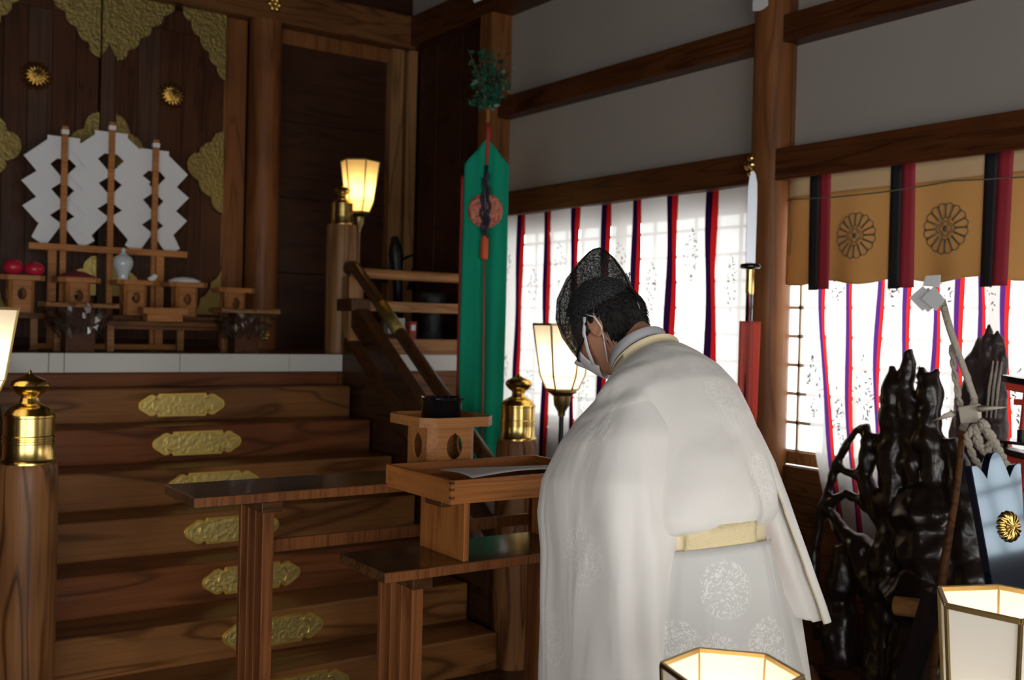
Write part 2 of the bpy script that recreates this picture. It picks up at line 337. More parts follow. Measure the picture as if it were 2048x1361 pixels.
# platform
m = MB(); m.box(-2.6, 3.74, 5.42, 6.72, 0, 1.31); struct(m.build('floor_platform', DARKX))
o = MB().box(2.79, 3.60, 5.385, 5.42, 1.02, 1.215).build('trim_platform_board', STAIR, bevel=.004); struct(o)

# windows
def window(n, y0, y1):
    z0, z1 = .90, 2.12
    m = MB(); m.box(3.775, 3.81, y0, y1, z0, z0 + .06); m.box(3.775, 3.81, y0, y1, z1 - .05, z1); m.box(3.775, 3.81, y0, y0 + .03, z0, z1); m.box(3.775, 3.81, y1 - .03, y1, z0, z1)
    mid = (y0 + y1) / 2; m.box(3.772, 3.813, mid - .02, mid + .02, z0, z1)
    o = struct(m.build('window_%d' % n, RAILW, bevel=.003))
    g = MB(); k = 0; y = y0 + .03
    while y < y1: g.box(3.785, 3.798, y - .007, y + .007, z0, z1); y += .152
    z = z0 + .06
    while z < z1: g.box(3.785, 3.798, y0, y1, z - .008, z + .008); z += .131
    g.build('lattice', LATT, o)
    MB().box(3.790, 3.792, y0, y1, z0, z1).build('pane', GLASS, o)
window(1, 3.34, 5.46); window(2, 1.14, 3.30); window(3, -1.15, 1.0)

# doors of the shrine
def scal(P, Q, n, depth, seed=0):
    """jagged leafy line from P to Q, both (x,z)"""
    rnd = random.Random(seed); pts = []; dx, dz = Q[0] - P[0], Q[1] - P[1]; L = math.hypot(dx, dz); nx, nz = -dz / L, dx / L
    for i in range(n):
        for t in (0, .25, .5, .75):
            u = (i + t) / n; h = depth * (math.sin(PI * t) ** .6 + .12 * rnd.uniform(-1, 1)); pts.append((P[0] + dx * u + nx * h, P[1] + dz * u + nz * h))
    pts.append(Q); return pts
def boss(m, c, R, dep=.03, n=16, facing=(0, -1, 0), nr=7):
    f = Vector(facing).normalized(); a = f.cross(Vector((0, 0, 1))).normalized(); b = a.cross(f); c = Vector(c); rs = []
    for i in range(nr + 1):
        u = i / nr; ring = []
        for k in range(n * 6):
            t = 2 * PI * k / (n * 6); pet = abs(math.cos(n * t / 2))
            r = R * u * (1 - (.16 * (1 - pet ** .5) if u > .7 else 0)); h = dep * (1 - u ** 2.4) * .8 + dep * .55 * pet ** .7 * min(1, u * 1.6) * (1 if u < .95 else .3) + (dep * .3 if u < .15 else 0)
            ring.append(c + a * (r * math.cos(t)) + b * (r * math.sin(t)) + f * h)
        rs.append(ring)
    rs.append([c + (p - c) * .98 - f * .004 for p in rs[-1]])
    m.rings(rs)
DC = 1.585
def door(n, x0, x1, side):
    m = MB(); w = (x1 - x0) / 5
    for k in range(5):
        m.cur = 1 if k in (1,) else 0
        if side < 0: m.cur = 1 if k == 2 else 0
        m.box(x0 + k * w + .001, x0 + (k + 1) * w - .001, 6.60, 6.64, 1.36, 3.42)
    m.cur = 0; m.box(x0, x1, 6.585, 6.62, 3.28, 3.40)
    o = struct(m.build('door_%d' % n, [DOORW, DOORW2], bevel=.003))
    inner, outer = (x0, x1) if side > 0 else (x1, x0); s = side; y0, y1 = 6.572, 6.586
    g = MB(); g.prism([(inner, 3.44)] + scal((inner + s * .34, 3.44), (inner, 3.04), 5, .022 * s, n), y0, y1); g.build('corner_plate', GOLDW, o, bevel=.002)
    g = MB(); g.prism([(outer, 3.44)] + scal((outer, 3.02), (outer - s * .28, 3.44), 5, .020 * s, n + 5), y0, y1); g.build('corner_plate', GOLDW, o, bevel=.002)
    pts = scal((outer, 2.17), (outer - s * .235, 2.47), 3, .022 * s, n + 2)[:-1] + scal((outer - s * .235, 2.47), (outer, 2.70), 3, .020 * s, n + 3)
    g = MB(); g.prism(pts, y0, y1); g.build('side_plate', GOLDW, o, bevel=.002)
    g = MB(); g.prism([(outer, 1.52)] + scal((outer - s * .2, 1.52), (outer, 1.84), 3, -.02 * s, n + 9)[::1], y0, y1); g.build('corner_plate', GOLDW, o, bevel=.002)
    pts = [(inner, 2.40)] + scal((inner, 2.72), (inner + s * .17, 2.50), 2, .026 * s * -1 * -1, n)[:-1] + [(inner + s * .17, 2.50), (inner + s * .14, 2.40)]
    g = MB(); g.prism(pts, y0, y1); g.build('centre_plate', GOLDW, o, bevel=.002)
    g = MB(); g.prism([(inner, 1.62), (inner, 1.86)] + scal((inner, 1.86), (inner + s * .15, 1.70), 2, .02 * s, 3) + [(inner + s * .15, 1.62)], y0, y1); g.build('centre_plate', GOLDF, o, bevel=.002)
    g = MB(); boss(g, ((1.965 if s > 0 else 1.185), 6.598, 2.88), .088, .045); k = g.build('door_boss', GOLD, o, smooth='all'); k['label'] = 'gilt chrysanthemum boss'
door(1, .88, 1.535, -1); door(2, 1.63, 2.30, 1)
m = MB().box(1.545, 1.628, 6.585, 6.63, 1.36, 3.40); trim(m, DOORW2, **BV)
m = MB().prism([(1.545, 3.44), (1.628, 3.44), (1.628, 3.06), (1.60, 3.10), (1.587, 3.14), (1.57, 3.10), (1.545, 3.06)], 6.574, 6.587); trim(m, GOLDW)
# gilt flowers nailed on beams
def six_flower(c, R, facing, label, par=None):
    m = MB(); f = Vector(facing); a = f.cross(Vector((0, 0, 1))).normalized(); c = Vector(c)
    for k in range(6):
        t = PI / 3 * k; p = c + a * (R * .62 * math.cos(t)) + Vector((0, 0, R * .62 * math.sin(t))); m.sphere(p, R * .36, 8)
    m.sphere(c + f * R * .3, R * .34, 10)
    o = m.build('nail_cover_flower', GOLD, None, smooth='all'); return tag(o, label, 'metal ornament')
six_flower((2.585, 6.49, 3.545), .052, (0, -1, 0), 'gilt six-petal nail cover on the beam above the altar doors')
six_flower((3.63, 3.30, 2.262), .062, (-1, 0, 0), 'gilt flower nail cover at the column and curtain beam')
six_flower((3.655, 3.16, .80), .03, (-1, 0, 0), 'small gilt flower nail cover low on the window sill rail')
six_flower((2.545, 6.44, 1.40), .040, (0, -1, 0), 'small round gilt nail cover low on the sanctuary column')

# ================================================================== STAIRS
st = thing('altar_staircase', 'broad flight of brown timber steps with gilt plates up to the altar', 'staircase', (1.64, 3.72, 0))
RISE, RUN, Y0 = 1.31 / 8, .248, 3.73
for k in range(8):
    z1 = RISE * (k + 1) if k < 7 else 1.215
    y = Y0 + RUN * k
    z0 = RISE * k
    m = MB(); m.box(.775, 2.565, y, y + .30 if k < 7 else 5.38, z0 - .004 * (k > 0), z1)
    m2 = MB()
    o = m.build('step', (STAIR, STAIRB)[k in (2, 5, 7)], st, bevel=.008)
# gilt plates on the risers
def plate_outline(w, h):
    pts = []
    def arc(cx, cz, r, a0, a1, n=6):
        for i in range(n + 1):
            t = math.radians(a0 + (a1 - a0) * i / n); pts.append((cx + r * math.cos(t), cz + r * math.sin(t)))
    e = w / 2; H_ = h / 2
    q = [(e - .098, H_), (e - .092, H_ * .80), (e - .088, H_ * .74)]
    for cx, cz, r, a0, a1 in ((e - .064, H_ * .42, H_ * .50, 150, 40), (e - .030, 0, H_ * .52, 62, -62), (e - .064, -H_ * .42, H_ * .50, -40, -150)):
        for i in range(9):
            t = math.radians(a0 + (a1 - a0) * i / 8); q.append((cx + r * math.cos(t), cz + r * math.sin(t)))
    q += [(e - .088, -H_ * .74), (e - .092, -H_ * .80), (e - .098, -H_)]
    pts = q + [(-a, b) for a, b in q[::-1]]
    return pts
for k in range(7):
    y = Y0 + RUN * k; cz = RISE * (k + .5); pl = plate_outline(.43, .115)
    m = MB(); m.prism([(1.64 + a, cz + b) for a, b in pl], y - .008, y + .002)
    o = m.build('gilt_plate', GOLDR, st, bevel=.002)
    m = MB(); m.prism([(1.64 + a * .955, cz + b * .84) for a, b in pl], y - .0105, y - .006); m.build('chased_field', GOLDF, o, bevel=.001)
    for sx in (-1, 1): MB().tube([(1.64 + sx * (.128 + .022 * math.cos(t)), y - .011, cz + .034 * math.sin(t)) for t in [i * PI / 6 - PI * .7 for i in range(9)]], .0022, 6).build('scroll_line', GOLD, o, smooth='all')
# white cover along the platform edge
m = MB(); xs = [.5, .78, 1.05, 1.12, 1.68, 2.28, 2.60]
for a, b in zip(xs[:-1], xs[1:]): m.box(a + .0015, b - .0015, 5.395, 5.50, 1.218, 1.313)
o = m.build('edge_cover', WHITEC, bevel=.003); tag(o, 'creased white cover along the platform edge above the steps', 'edge cover', 'white platform edge covers')
m = MB(); m.box(2.80, 3.59, 5.395, 5.50, 1.218, 1.313)
o = m.build('edge_cover', WHITEC, bevel=.003); tag(o, 'short white cover on the platform edge right of the stair rail', 'edge cover', 'white platform edge covers')

# newel posts with giboshi caps
CAP = [(.089, 0), (.089, .006), (.084, .010), (.080, .016), (.080, .066), (.083, .068), (.083, .074), (.080, .076), (.080, .082), (.083, .084), (.083, .090), (.079, .093),
       (.079, .150), (.082, .153), (.082, .160), (.075, .166), (.068, .178), (.050, .190), (.034, .198), (.030, .206), (.028, .216), (.031, .222), (.036, .226), (.047, .234), (.057, .245),
       (.062, .257), (.059, .268), (.050, .276), (.035, .283), (.018, .289), (.008, .296), (.004, .306), (.0005, .309)]
def newel(x, y, zb, zt, r, label, s=1.0, mt=NEWEL):
    t = thing('newel_post', label, 'post', (x, y, zb), 'newel posts with brass caps')
    MB().lathe([(r * .97, zb), (r, zb + .03), (r * 1.02, zt - .10), (r * 1.0, zt - .02), (r * .94, zt)], (x, y, 0), 48).build('wooden_post', mt, t, smooth=50)
    MB().lathe([(a * s, zt + h * s) for a, h in CAP], (x, y, 0), 56).build('onion_cap', GOLD, t, smooth=35)
newel(.675, 3.76, 0, 1.005, .092, 'thick round newel post with shiny onion cap at the left foot of the steps')
newel(2.665, 3.76, 0, 1.0, .092, 'thick round newel post with shiny onion cap right of the steps, behind the offering tables', .95)
newel(2.655, 5.56, 1.31, 2.06, .088, 'pale round post with brass cap on the platform beside the glowing lamp', .78, PALEP)
# stair railing on the right
rl = thing('stair_railing', 'dark sloping handrail and boards along the right side of the steps', 'railing', (2.66, 4.6, 0))
SL = RISE / RUN
m = MB(); path = [(2.66, 5.475, 1.69), (2.66, 5.50, 1.735), (2.66, 5.50, 1.785), (2.66, 5.46, 1.815), (2.66, 5.41, 1.815), (2.66, 5.36, 1.79)]
path += [(2.66, 5.36 - .1 * i, 1.79 - .1 * i * SL) for i in range(1, 15)]
m.tube(path, .034, 16); m.build('handrail', RAILD, rl, smooth='all')
m = MB(); m.tube([(2.66, 5.36 - d, 1.79 - d * SL) for d in (.30, .40, .52)], .0365, 16); m.build('gilt_sleeve', GOLDW, rl, smooth='all')
m = MB()
def slope_board(m, ztop, h, x0=2.63, x1=2.69, ya=5.40, yb=3.86):
    dz = (ya - yb) * SL
    m.add([(x0, ya, ztop), (x1, ya, ztop), (x1, ya, ztop - h), (x0, ya, ztop - h), (x0, yb, ztop - dz), (x1, yb, ztop - dz), (x1, yb, ztop - dz - h), (x0, yb, ztop - dz - h)],
          [(0, 1, 2, 3), (7, 6, 5, 4), (0, 4, 5, 1), (1, 5, 6, 2), (2, 6, 7, 3), (3, 7, 4, 0)])
slope_board(m, 1.64, .15, 2.63, 2.71, 5.40, 3.90); m.build('middle_rail', RAILD, rl, bevel=.004)
m = MB(); slope_board(m, 1.41, .46, 2.60, 2.69, 5.39, 3.87); m.build('stringer', RAILD, rl, bevel=.004)
m = MB(); slope_board(m, 1.40, .40, .70, .77, 5.38, 3.87); m.build('left_stringer', RAILD, st, bevel=.004)
MB().box(2.615, 2.705, 5.365, 5.455, 1.315, 1.755).build('top_post', PALEP, rl, bevel=.004)
m = MB(); m.box(2.60, 2.72, 5.30, 5.50, 1.56, 1.63); m.build('bracket', RAILD, rl, bevel=.004)
# platform railing
pr = thing('platform_railing', 'pale wooden railing of three bars on the platform right of the stairs', 'railing', (3.17, 5.5, 1.31))
MB().tube([(2.75, 5.5, 1.785), (3.60, 5.5, 1.785)], .030, 16).build('rail', RAILW, pr, smooth=40)
MB().box(2.75, 3.60, 5.46, 5.54, 1.565, 1.625).build('rail', RAILW, pr, bevel=.004)
MB().box(2.75, 3.60, 5.44, 5.56, 1.314, 1.405).build('rail', RAILW, pr, bevel=.004)
MB().box(3.52, 3.57, 5.47, 5.53, 1.40, 1.79).build('post', RAILW, pr, bevel=.004)

# ================================================================== LAMPS
def bonbori(x, y, z0, ztop, R, H, label, group, shade, base_z=0, watt=8, rot=0, lower=.2, rl=.72, frame=BRONZE, warm=(1, .72, .36), pole=BRONZE, name='standing_lantern', taper=None):
    t = thing(name, label, 'lamp', (x, y, base_z), group)
    zb = ztop - H; zm = zb + H * lower; r2 = R * rl; r3 = R * rl * .72
    if taper: r2, r3, zm = R * (1 - (1 - taper) * (1 - lower)), R * taper, zb + H * lower
    def P(k, r, z): a = rot + k * PI / 3; return (x + r * math.cos(a), y + r * math.sin(a), z)
    fr = MB(); b = R * .035
    for k in range(6):
        fr.bar(P(k, R, ztop), P(k + 1, R, ztop), b * 1.6, b * 2.2)
        fr.bar(P(k, R, ztop), P(k, r2, zm), b * 1.5, b * 1.5); fr.bar(P(k, r2, zm), P(k, r3, zb), b * 1.5, b * 1.5)
        fr.bar(P(k, r2, zm), P(k + 1, r2, zm), b * .8, b * .8); fr.bar(P(k, r3, zb), P(k + 1, r3, zb), b * 1.6, b * 1.6)
    fr.build('frame', frame, t, bevel=.0008)
    m = MB()
    for k in range(6):
        i = .985
        m.add([P(k, R * i, ztop - b), P(k + 1, R * i, ztop - b), P(k + 1, r2 * i, zm), P(k, r2 * i, zm)], [(0, 1, 2, 3)])
        m.add([P(k, r2 * i, zm), P(k + 1, r2 * i, zm), P(k + 1, r3 * i, zb), P(k, r3 * i, zb)], [(0, 1, 2, 3)])
    m.build('shade', shade, t)
    MB().lathe([(r3 * .9, zb), (r3 * .95, zb - .012), (r3 * .55, zb - .03), (r3 * .5, zb - .07), (r3 * .25, zb - .10), (r3 * .22, zb - .12)], (x, y, 0), 24).build('socket', frame, t, smooth=40)
    m = MB(); m.lathe([(.011, base_z + .03), (.011, zb - .10)], (x, y, 0), 16); m.build('pole', pole, t, smooth=40)
    q = .10 if base_z < .1 else .028; MB().lathe([(q, base_z), (q, base_z + .012), (q * .6, base_z + .025), (.014, base_z + .04)], (x, y, 0), 32).build('base', frame, t, smooth=40)
    bz = zb + H * .42
    MB().sphere((x, y, bz), .022, 10).build('bulb', BULB, t, smooth='all')
    l = bpy.data.lights.new('bulb_light', 'POINT'); l.energy = watt; l.color = warm; l.shadow_soft_size = .03
    o = bpy.data.objects.new('bulb_light', l); COL.objects.link(o); o.parent = t; o.location = Vector((x, y, bz)) - OFF[t.name]
    return t
bonbori(2.79, 5.615, 1.31, 2.45, .118, .30, 'glowing yellow hexagonal lamp on the platform beside the pale capped post', 'yellow and cream paper lanterns', SHADE, 1.31, 1.9, rot=.35, pole=PALEP)
bonbori(2.83, 3.66, 0, 1.51, .135, .285, 'cream paper lantern glowing behind the priest, left of his face', 'yellow and cream paper lanterns', SHADE2, 0, 7, rot=.5, pole=IRON, frame=BRASSD, warm=(1, .76, .45))
bonbori(.495, 3.68, 0, 1.515, .135, .285, 'paper lantern cut off by the left edge of the picture', 'yellow and cream paper lanterns', SHADE2, 0, 5, rot=.5, pole=IRON, frame=BRASSD, warm=(1, .76, .45))
bonbori(1.238, 1.145, 0, .962, .110, .36, 'open-topped paper lantern in front of the bowing priest, at the bottom edge', 'open hexagonal lanterns in the foreground', SHADE3, 0, 7, rot=.22, lower=.12, taper=.8, frame=BRASSD, pole=IRON, warm=(1, .89, .74))
bonbori(1.96, 1.10, 0, .985, .138, .38, 'open-topped paper lantern at the bottom right corner', 'open hexagonal lanterns in the foreground', SHADE3, 0, 8, rot=.66, lower=.12, taper=.8, frame=BRASSD, pole=IRON, warm=(1, .89, .74))

# ================================================================== TABLES AND OFFERINGS
def table(x0, x1, y0, y1, zt, th, lx, label, rail):
    t = thing('offering_table', label, 'table', ((x0 + x1) / 2, (y0 + y1) / 2, 0), 'eight-legged offering tables')
    m = MB(); m.box(x0, x1, y0, y1, zt - th, zt); m.build('tabletop', TABLEW, t, bevel=.002)
    m = MB(); m.box(x0 + .0015, x1 - .0015, y0 - .0025, y0 + .001, zt - th + .002, zt - .002); m.build('front_edge', TABLEE, t)
    for i, x in enumerate((lx, x0 + x1 - lx)):
        MB().box(x - .030, x + .030, y0 + .01, y1 - .01, zt - th - .03, zt - th).build('crossbar', TABLEW, t, bevel=.002)
        for k in range(4):
            y = y0 + .045 + (y1 - y0 - .09) * k / 3
            MB().box(x - .017, x + .017, y - .0095, y + .0095, .045, zt - th - .03).build('leg', TABLEE, t, bevel=.002)
        MB().box(x - .025, x + .025, y0 + .01, y1 - .01, 0, .045).build('foot', TABLEE, t, bevel=.003)
    if rail:
        for y in (y1 - .03,): MB().box(lx, x0 + x1 - lx, y - .008, y + .008, rail - .019, rail + .019).build('stretcher', TABLEE, t, bevel=.002)
    return t
table(.885, 2.36, 2.70, 2.955, 1.03, .028, 1.105, 'tall dark offering table with grouped slat legs, the farther and higher of two', .832)
table(1.265, 2.05, 2.355, 2.62, .861, .028, 1.385, 'lower dark offering table in front of the tall one, carrying the tray stand', None)
# plank stand for the tray
t = thing('tray_stand', 'pair of upright planks standing on the low table under the wooden tray', 'stand', (1.7, 2.49, .861))
MB().box(1.508, 1.526, 2.365, 2.60, .861, 1.022).build('side_plank', TRAYZ, t, bevel=.002)
MB().box(1.905, 1.923, 2.365, 2.60, .861, 1.022).build('side_plank', TRAYZ, t, bevel=.002)
MB().box(1.5265, 1.9045, 2.56, 2.575, .99, 1.022).build('cross_plank', TRAYW, t, bevel=.002)
MB().box(1.475, 1.5075, 2.43, 2.52, 1.0, 1.022).build('handle_block', TABLEW, t, bevel=.002)
# wooden tray
t = thing('wooden_tray', 'shallow brown wooden tray holding a sheet of white paper beside the priest', 'tray', (1.75, 2.5, 1.022))
x0, x1, y0, y1, z0, z1 = 1.452, 1.99, 2.345, 2.71, 1.022, 1.086
MB().box(x0, x1, y0, y1, z0, z0 + .008).build('bottom', TRAYW, t, bevel=.001)
MB().box(x0, x1, y0, y0 + .011, z0 + .008, z1).build('side', TRAYW, t, bevel=.001); MB().box(x0, x1, y1 - .011, y1, z0 + .008, z1).build('side', TRAYW, t, bevel=.001)
MB().box(x0, x0 + .011, y0 + .011, y1 - .011, z0 + .008, z1).build('side', TRAYY, t, bevel=.001); MB().box(x1 - .011, x1, y0 + .011, y1 - .011, z0 + .008, z1).build('side', TRAYY, t, bevel=.001)
m = MB()
for z in (1.036, 1.058, 1.076): m.box(x0 - .0004, x0 + .0105, y0 - .0006, y0 + .012, z, z + .008)
m.build('finger_joint', DARKX, t)
m = MB(); m.grid(lambda u, v: (1.56 + .36 * u + .02 * v, 2.41 + .22 * v * (1 - .3 * u), 1.078 + .012 * math.sin(3 * u) * (1 - v) + .004 * math.sin(5 * v)), 16, 8)
o = m.build('paper_sheet', WHITEP, smooth='all', solid=.0006); tag(o, 'folded sheet of white paper lying in the wooden tray', 'paper')

def octo(x, y, hw, cut): return [(x - hw + cut, y - hw), (x + hw - cut, y - hw), (x + hw, y - hw + cut), (x + hw, y + hw - cut), (x + hw - cut, y + hw), (x - hw + cut, y + hw), (x - hw, y + hw - cut), (x - hw, y - hw + cut)]
def sanbo(x, y, z, hw, hb, H, label, group, tray_h=.035, mt=SANBO):
    """footed offering stand: octagonal rimmed tray on a hollow octagonal body with keyhole windows"""
    t = thing('offering_stand', label, 'offering stand', (x, y, z), group)
    zt = z + H - tray_h; o8 = octo(x, y, hw, hw * .30); i8 = octo(x, y, hw - .006, hw * .30)
    m = MB(); m.prism(o8, zt, zt + .006, 'xy'); n = 8
    m.add([(a, b, zt + .006) for a, b in o8] + [(a, b, zt + tray_h) for a, b in o8] + [(a, b, zt + tray_h) for a, b in i8] + [(a, b, zt + .006) for a, b in i8],
          [(i, (i + 1) % n, n + (i + 1) % n, n + i) for i in range(n)] + [(n + i, n + (i + 1) % n, 2 * n + (i + 1) % n, 2 * n + i) for i in range(n)] + [(2 * n + i, 2 * n + (i + 1) % n, 3 * n + (i + 1) % n, 3 * n + i) for i in range(n)])
    m.build('tray', mt, t)
    b8 = octo(x, y, hb, hb * .30); m = MB()
    # eight sides, four with a hole
    for i in range(8):
        p, q = Vector((*b8[i], z)), Vector((*b8[(i + 1) % 8], z)); L = (q - p).length; d = (q - p) / L
        hh = zt - z
        if i % 2 == 0:
            R = min(L * .31, .034); c = (L / 2, hh * .58); N = 24
            hole = [(c[0] + R * .85 * math.cos(2 * PI * k / N), c[1] + R * 1.15 * math.sin(2 * PI * k / N) + (R * .14 if abs(k - 6) < 1 else 0)) for k in range(N)]
            outer = []
            for k in range(N):
                a = 2 * PI * k / N; ca, sa = math.cos(a), math.sin(a)
                s = min((L / 2) / max(abs(ca), 1e-6), ((hh - c[1]) if sa > 0 else c[1]) / max(abs(sa), 1e-6)); outer.append((c[0] + s * ca, c[1] + s * sa))
            for cx_, cz_ in ((0, 0), (L, 0), (L, hh), (0, hh)):
                k = min(range(N), key=lambda k: (outer[k][0] - cx_) ** 2 + (outer[k][1] - cz_) ** 2); outer[k] = (cx_, cz_)
            nrm = Vector((d.y, -d.x, 0)) * -.006
            vs = [p + d * a + Vector((0, 0, b)) for a, b in outer] + [p + d * a + Vector((0, 0, b)) for a, b in hole] + [p + d * a + Vector((0, 0, b)) + nrm for a, b in hole]
            m.add(vs, [(k, (k + 1) % N, N + (k + 1) % N, N + k) for k in range(N)] + [(N + k, N + (k + 1) % N, 2 * N + (k + 1) % N, 2 * N + k) for k in range(N)])
        else: m.add([p, q, q + Vector((0, 0, hh)), p + Vector((0, 0, hh))], [(0, 1, 2, 3)])
    m.build('body', mt, t, fixn=False)
    return t
sanbo(1.712, 2.835, 1.03, .132, .085, .185, 'pale cypress offering stand holding a black bowl on the tall table', None, .030)
t = thing('lacquer_bowl', 'round black lacquer bowl on the pale cypress stand', 'bowl', (1.712, 2.835, 1.192))
MB().lathe([(.001, 1.193), (.055, 1.193), (.062, 1.197), (.064, 1.206), (.064, 1.256), (.066, 1.259), (.067, 1.269), (.064, 1.27), (.060, 1.262), (.059, 1.206), (.001, 1.202)], (1.712, 2.835, 0), 48, caps=False).build('vessel', BLACK, t, smooth=40)
m = MB()
for k in range(9):
    a = k * 2 * PI / 9; m.bar((1.712 + .064 * math.cos(a), 2.835 + .064 * math.sin(a), 1.262), (1.712 + .0655 * math.cos(a), 2.835 + .0655 * math.sin(a), 1.269), .012, .006)
m.build('rim_mark', IRON, t)

# altar table and everything on it
t = thing('altar_table', 'long low wooden table on the platform under the row of offering stands', 'table', (1.6, 6.0, 1.31))
MB().box(.86, 2.33, 5.90, 6.12, 1.475, 1.505).build('tabletop', DARKX, t, bevel=.003)
MB().box(1.10, 2.10, 5.72, 5.80, 1.45, 1.475).build('front_shelf', DARKX, t, bevel=.003)
MB().box(1.12, 2.08, 5.80, 5.90, 1.43, 1.45).build('shelf_brace', DARKX, t)
for x, y in ((1.16, 5.76), (1.30, 5.76), (1.42, 5.76), (2.04, 5.76), (.92, 6.06), (2.27, 6.06), (1.85, 5.95), (1.08, 5.95)):
    MB().box(x - .018, x + .018, y - .018, y + .018, 1.31, 1.475 if y > 5.8 else 1.45).build('leg', RAILW, t, bevel=.002)
AX = (1.02, 1.30, 1.60, 1.885, 2.17)
SL_ = ['offering stand with two red round fruits, leftmost on the altar table', 'offering stand bearing a dark red cloth on the altar table', 'offering stand carrying the pale porcelain jar, middle of the altar table', 'offering stand with a white heaped dish on the altar table', 'small offering stand at the right end of the altar table']
for i, x in enumerate(AX):
    sanbo(x, 6.0, 1.505, .108, .062, .195 if i < 4 else .175, SL_[i], 'offering stands on the altar table', .026)
m = MB().sphere((.985, 5.99, 1.742), .052, 12, (1, 1, .85)); tag(m.build('red_fruit', APPLE, smooth='all'), 'red round fruit on the leftmost altar stand, nearer the left edge', 'fruit', 'red fruits')
m = MB().sphere((1.083, 5.965, 1.735), .050, 12, (1, 1, .8)); tag(m.build('red_fruit', APPLE, smooth='all'), 'red round fruit on the leftmost altar stand, nearer the red cloth', 'fruit', 'red fruits')
m = MB().grid(lambda u, v: (1.30 - .10 + .2 * u, 5.9 + .2 * v, 1.702 + .035 * math.sin(PI * u) * math.sin(PI * v)), 12, 12)
tag(m.build('red_cloth', REDC, smooth='all', solid=.004), 'dark red cloth mounded on the second altar stand', 'cloth')
t = thing('porcelain_jar', 'pale blue-white porcelain jar with a knobbed lid on the altar', 'jar', (1.53, 5.95, 1.70))
MB().lathe([(.030, 1.690), (.032, 1.70), (.026, 1.715), (.036, 1.74), (.052, 1.775), (.054, 1.80), (.044, 1.825), (.022, 1.838)], (1.53, 5.95, 0), 32).build('vessel', PORC, t, smooth='all')
MB().lathe([(.024, 1.838), (.018, 1.846), (.009, 1.85), (.012, 1.862), (.011, 1.872), (.002, 1.876)], (1.53, 5.95, 0), 24).build('lid', PORC, t, smooth='all')
tag(MB().lathe([(.02, 1.69), (.09, 1.70), (.088, 1.712), (.05, 1.728), (.001, 1.734)], (1.885, 6.0, 0), 28).build('heaped_dish', WHITEP, smooth='all'), 'low white dish heaped with rice on the fourth altar stand', 'dish')
m = MB(); m.tube([(1.68, 5.96, 1.70), (1.71, 5.95, 1.735)], [.022, .012], 10); tag(m.build('folded_paper', WHITEP), 'small folded white paper beside the porcelain jar', 'paper')
# middle box
t = thing('offering_tray', 'plain flat wooden tray in front of the altar table middle', 'tray', (1.70, 5.76, 1.476))
MB().box(1.575, 1.815, 5.70, 5.815, 1.515, 1.55).build('rim', SANBO, t, bevel=.002); MB().box(1.60, 1.79, 5.715, 5.80, 1.476, 1.515).build('base', SANBO, t, bevel=.002)
# plastic wrapped trays
def wrapped(x, y, zt, w, label):
    t = thing('wrapped_tray', label, 'wrapped tray', (x, y, 1.31), 'film-wrapped offering trays')
    MB().box(x - w / 2, x + w / 2, y - .11, y + .11, zt - .022, zt).build('tray', RAILW, t, bevel=.002)
    MB().box(x - .07, x + .07, y - .06, y + .06, 1.31, zt - .022).build('pedestal', DARKW, t, bevel=.002)
    rnd = random.Random(int(x * 10)); N = 40; rs = []
    for j in range(8):
        v = j / 7; ring = []
        for k in range(N):
            a = 2 * PI * k / N; q = 1 / max(abs(math.cos(a)) / (w / 2), abs(math.sin(a)) / .11); sh = 1.02 - .52 * v ** 1.3
            j_ = 1 + .13 * v * math.sin(9 * a + 3 * v) + .06 * rnd.uniform(-1, 1) * v
            ring.append((x + q * math.cos(a) * sh * j_, y + q * math.sin(a) * sh * j_, zt + .004 - .17 * v + .02 * rnd.uniform(-1, 1) * v))
        rs.append(ring)
    m = MB(); m.rings(rs, cap=False); m.build('plastic_film', FILM, t)
wrapped(1.225, 5.60, 1.56, .345, 'film-wrapped tray on the left of the platform edge, under the red cloth')
wrapped(2.09, 5.59, 1.555, .33, 'film-wrapped tray near the sanctuary column, on the platform')

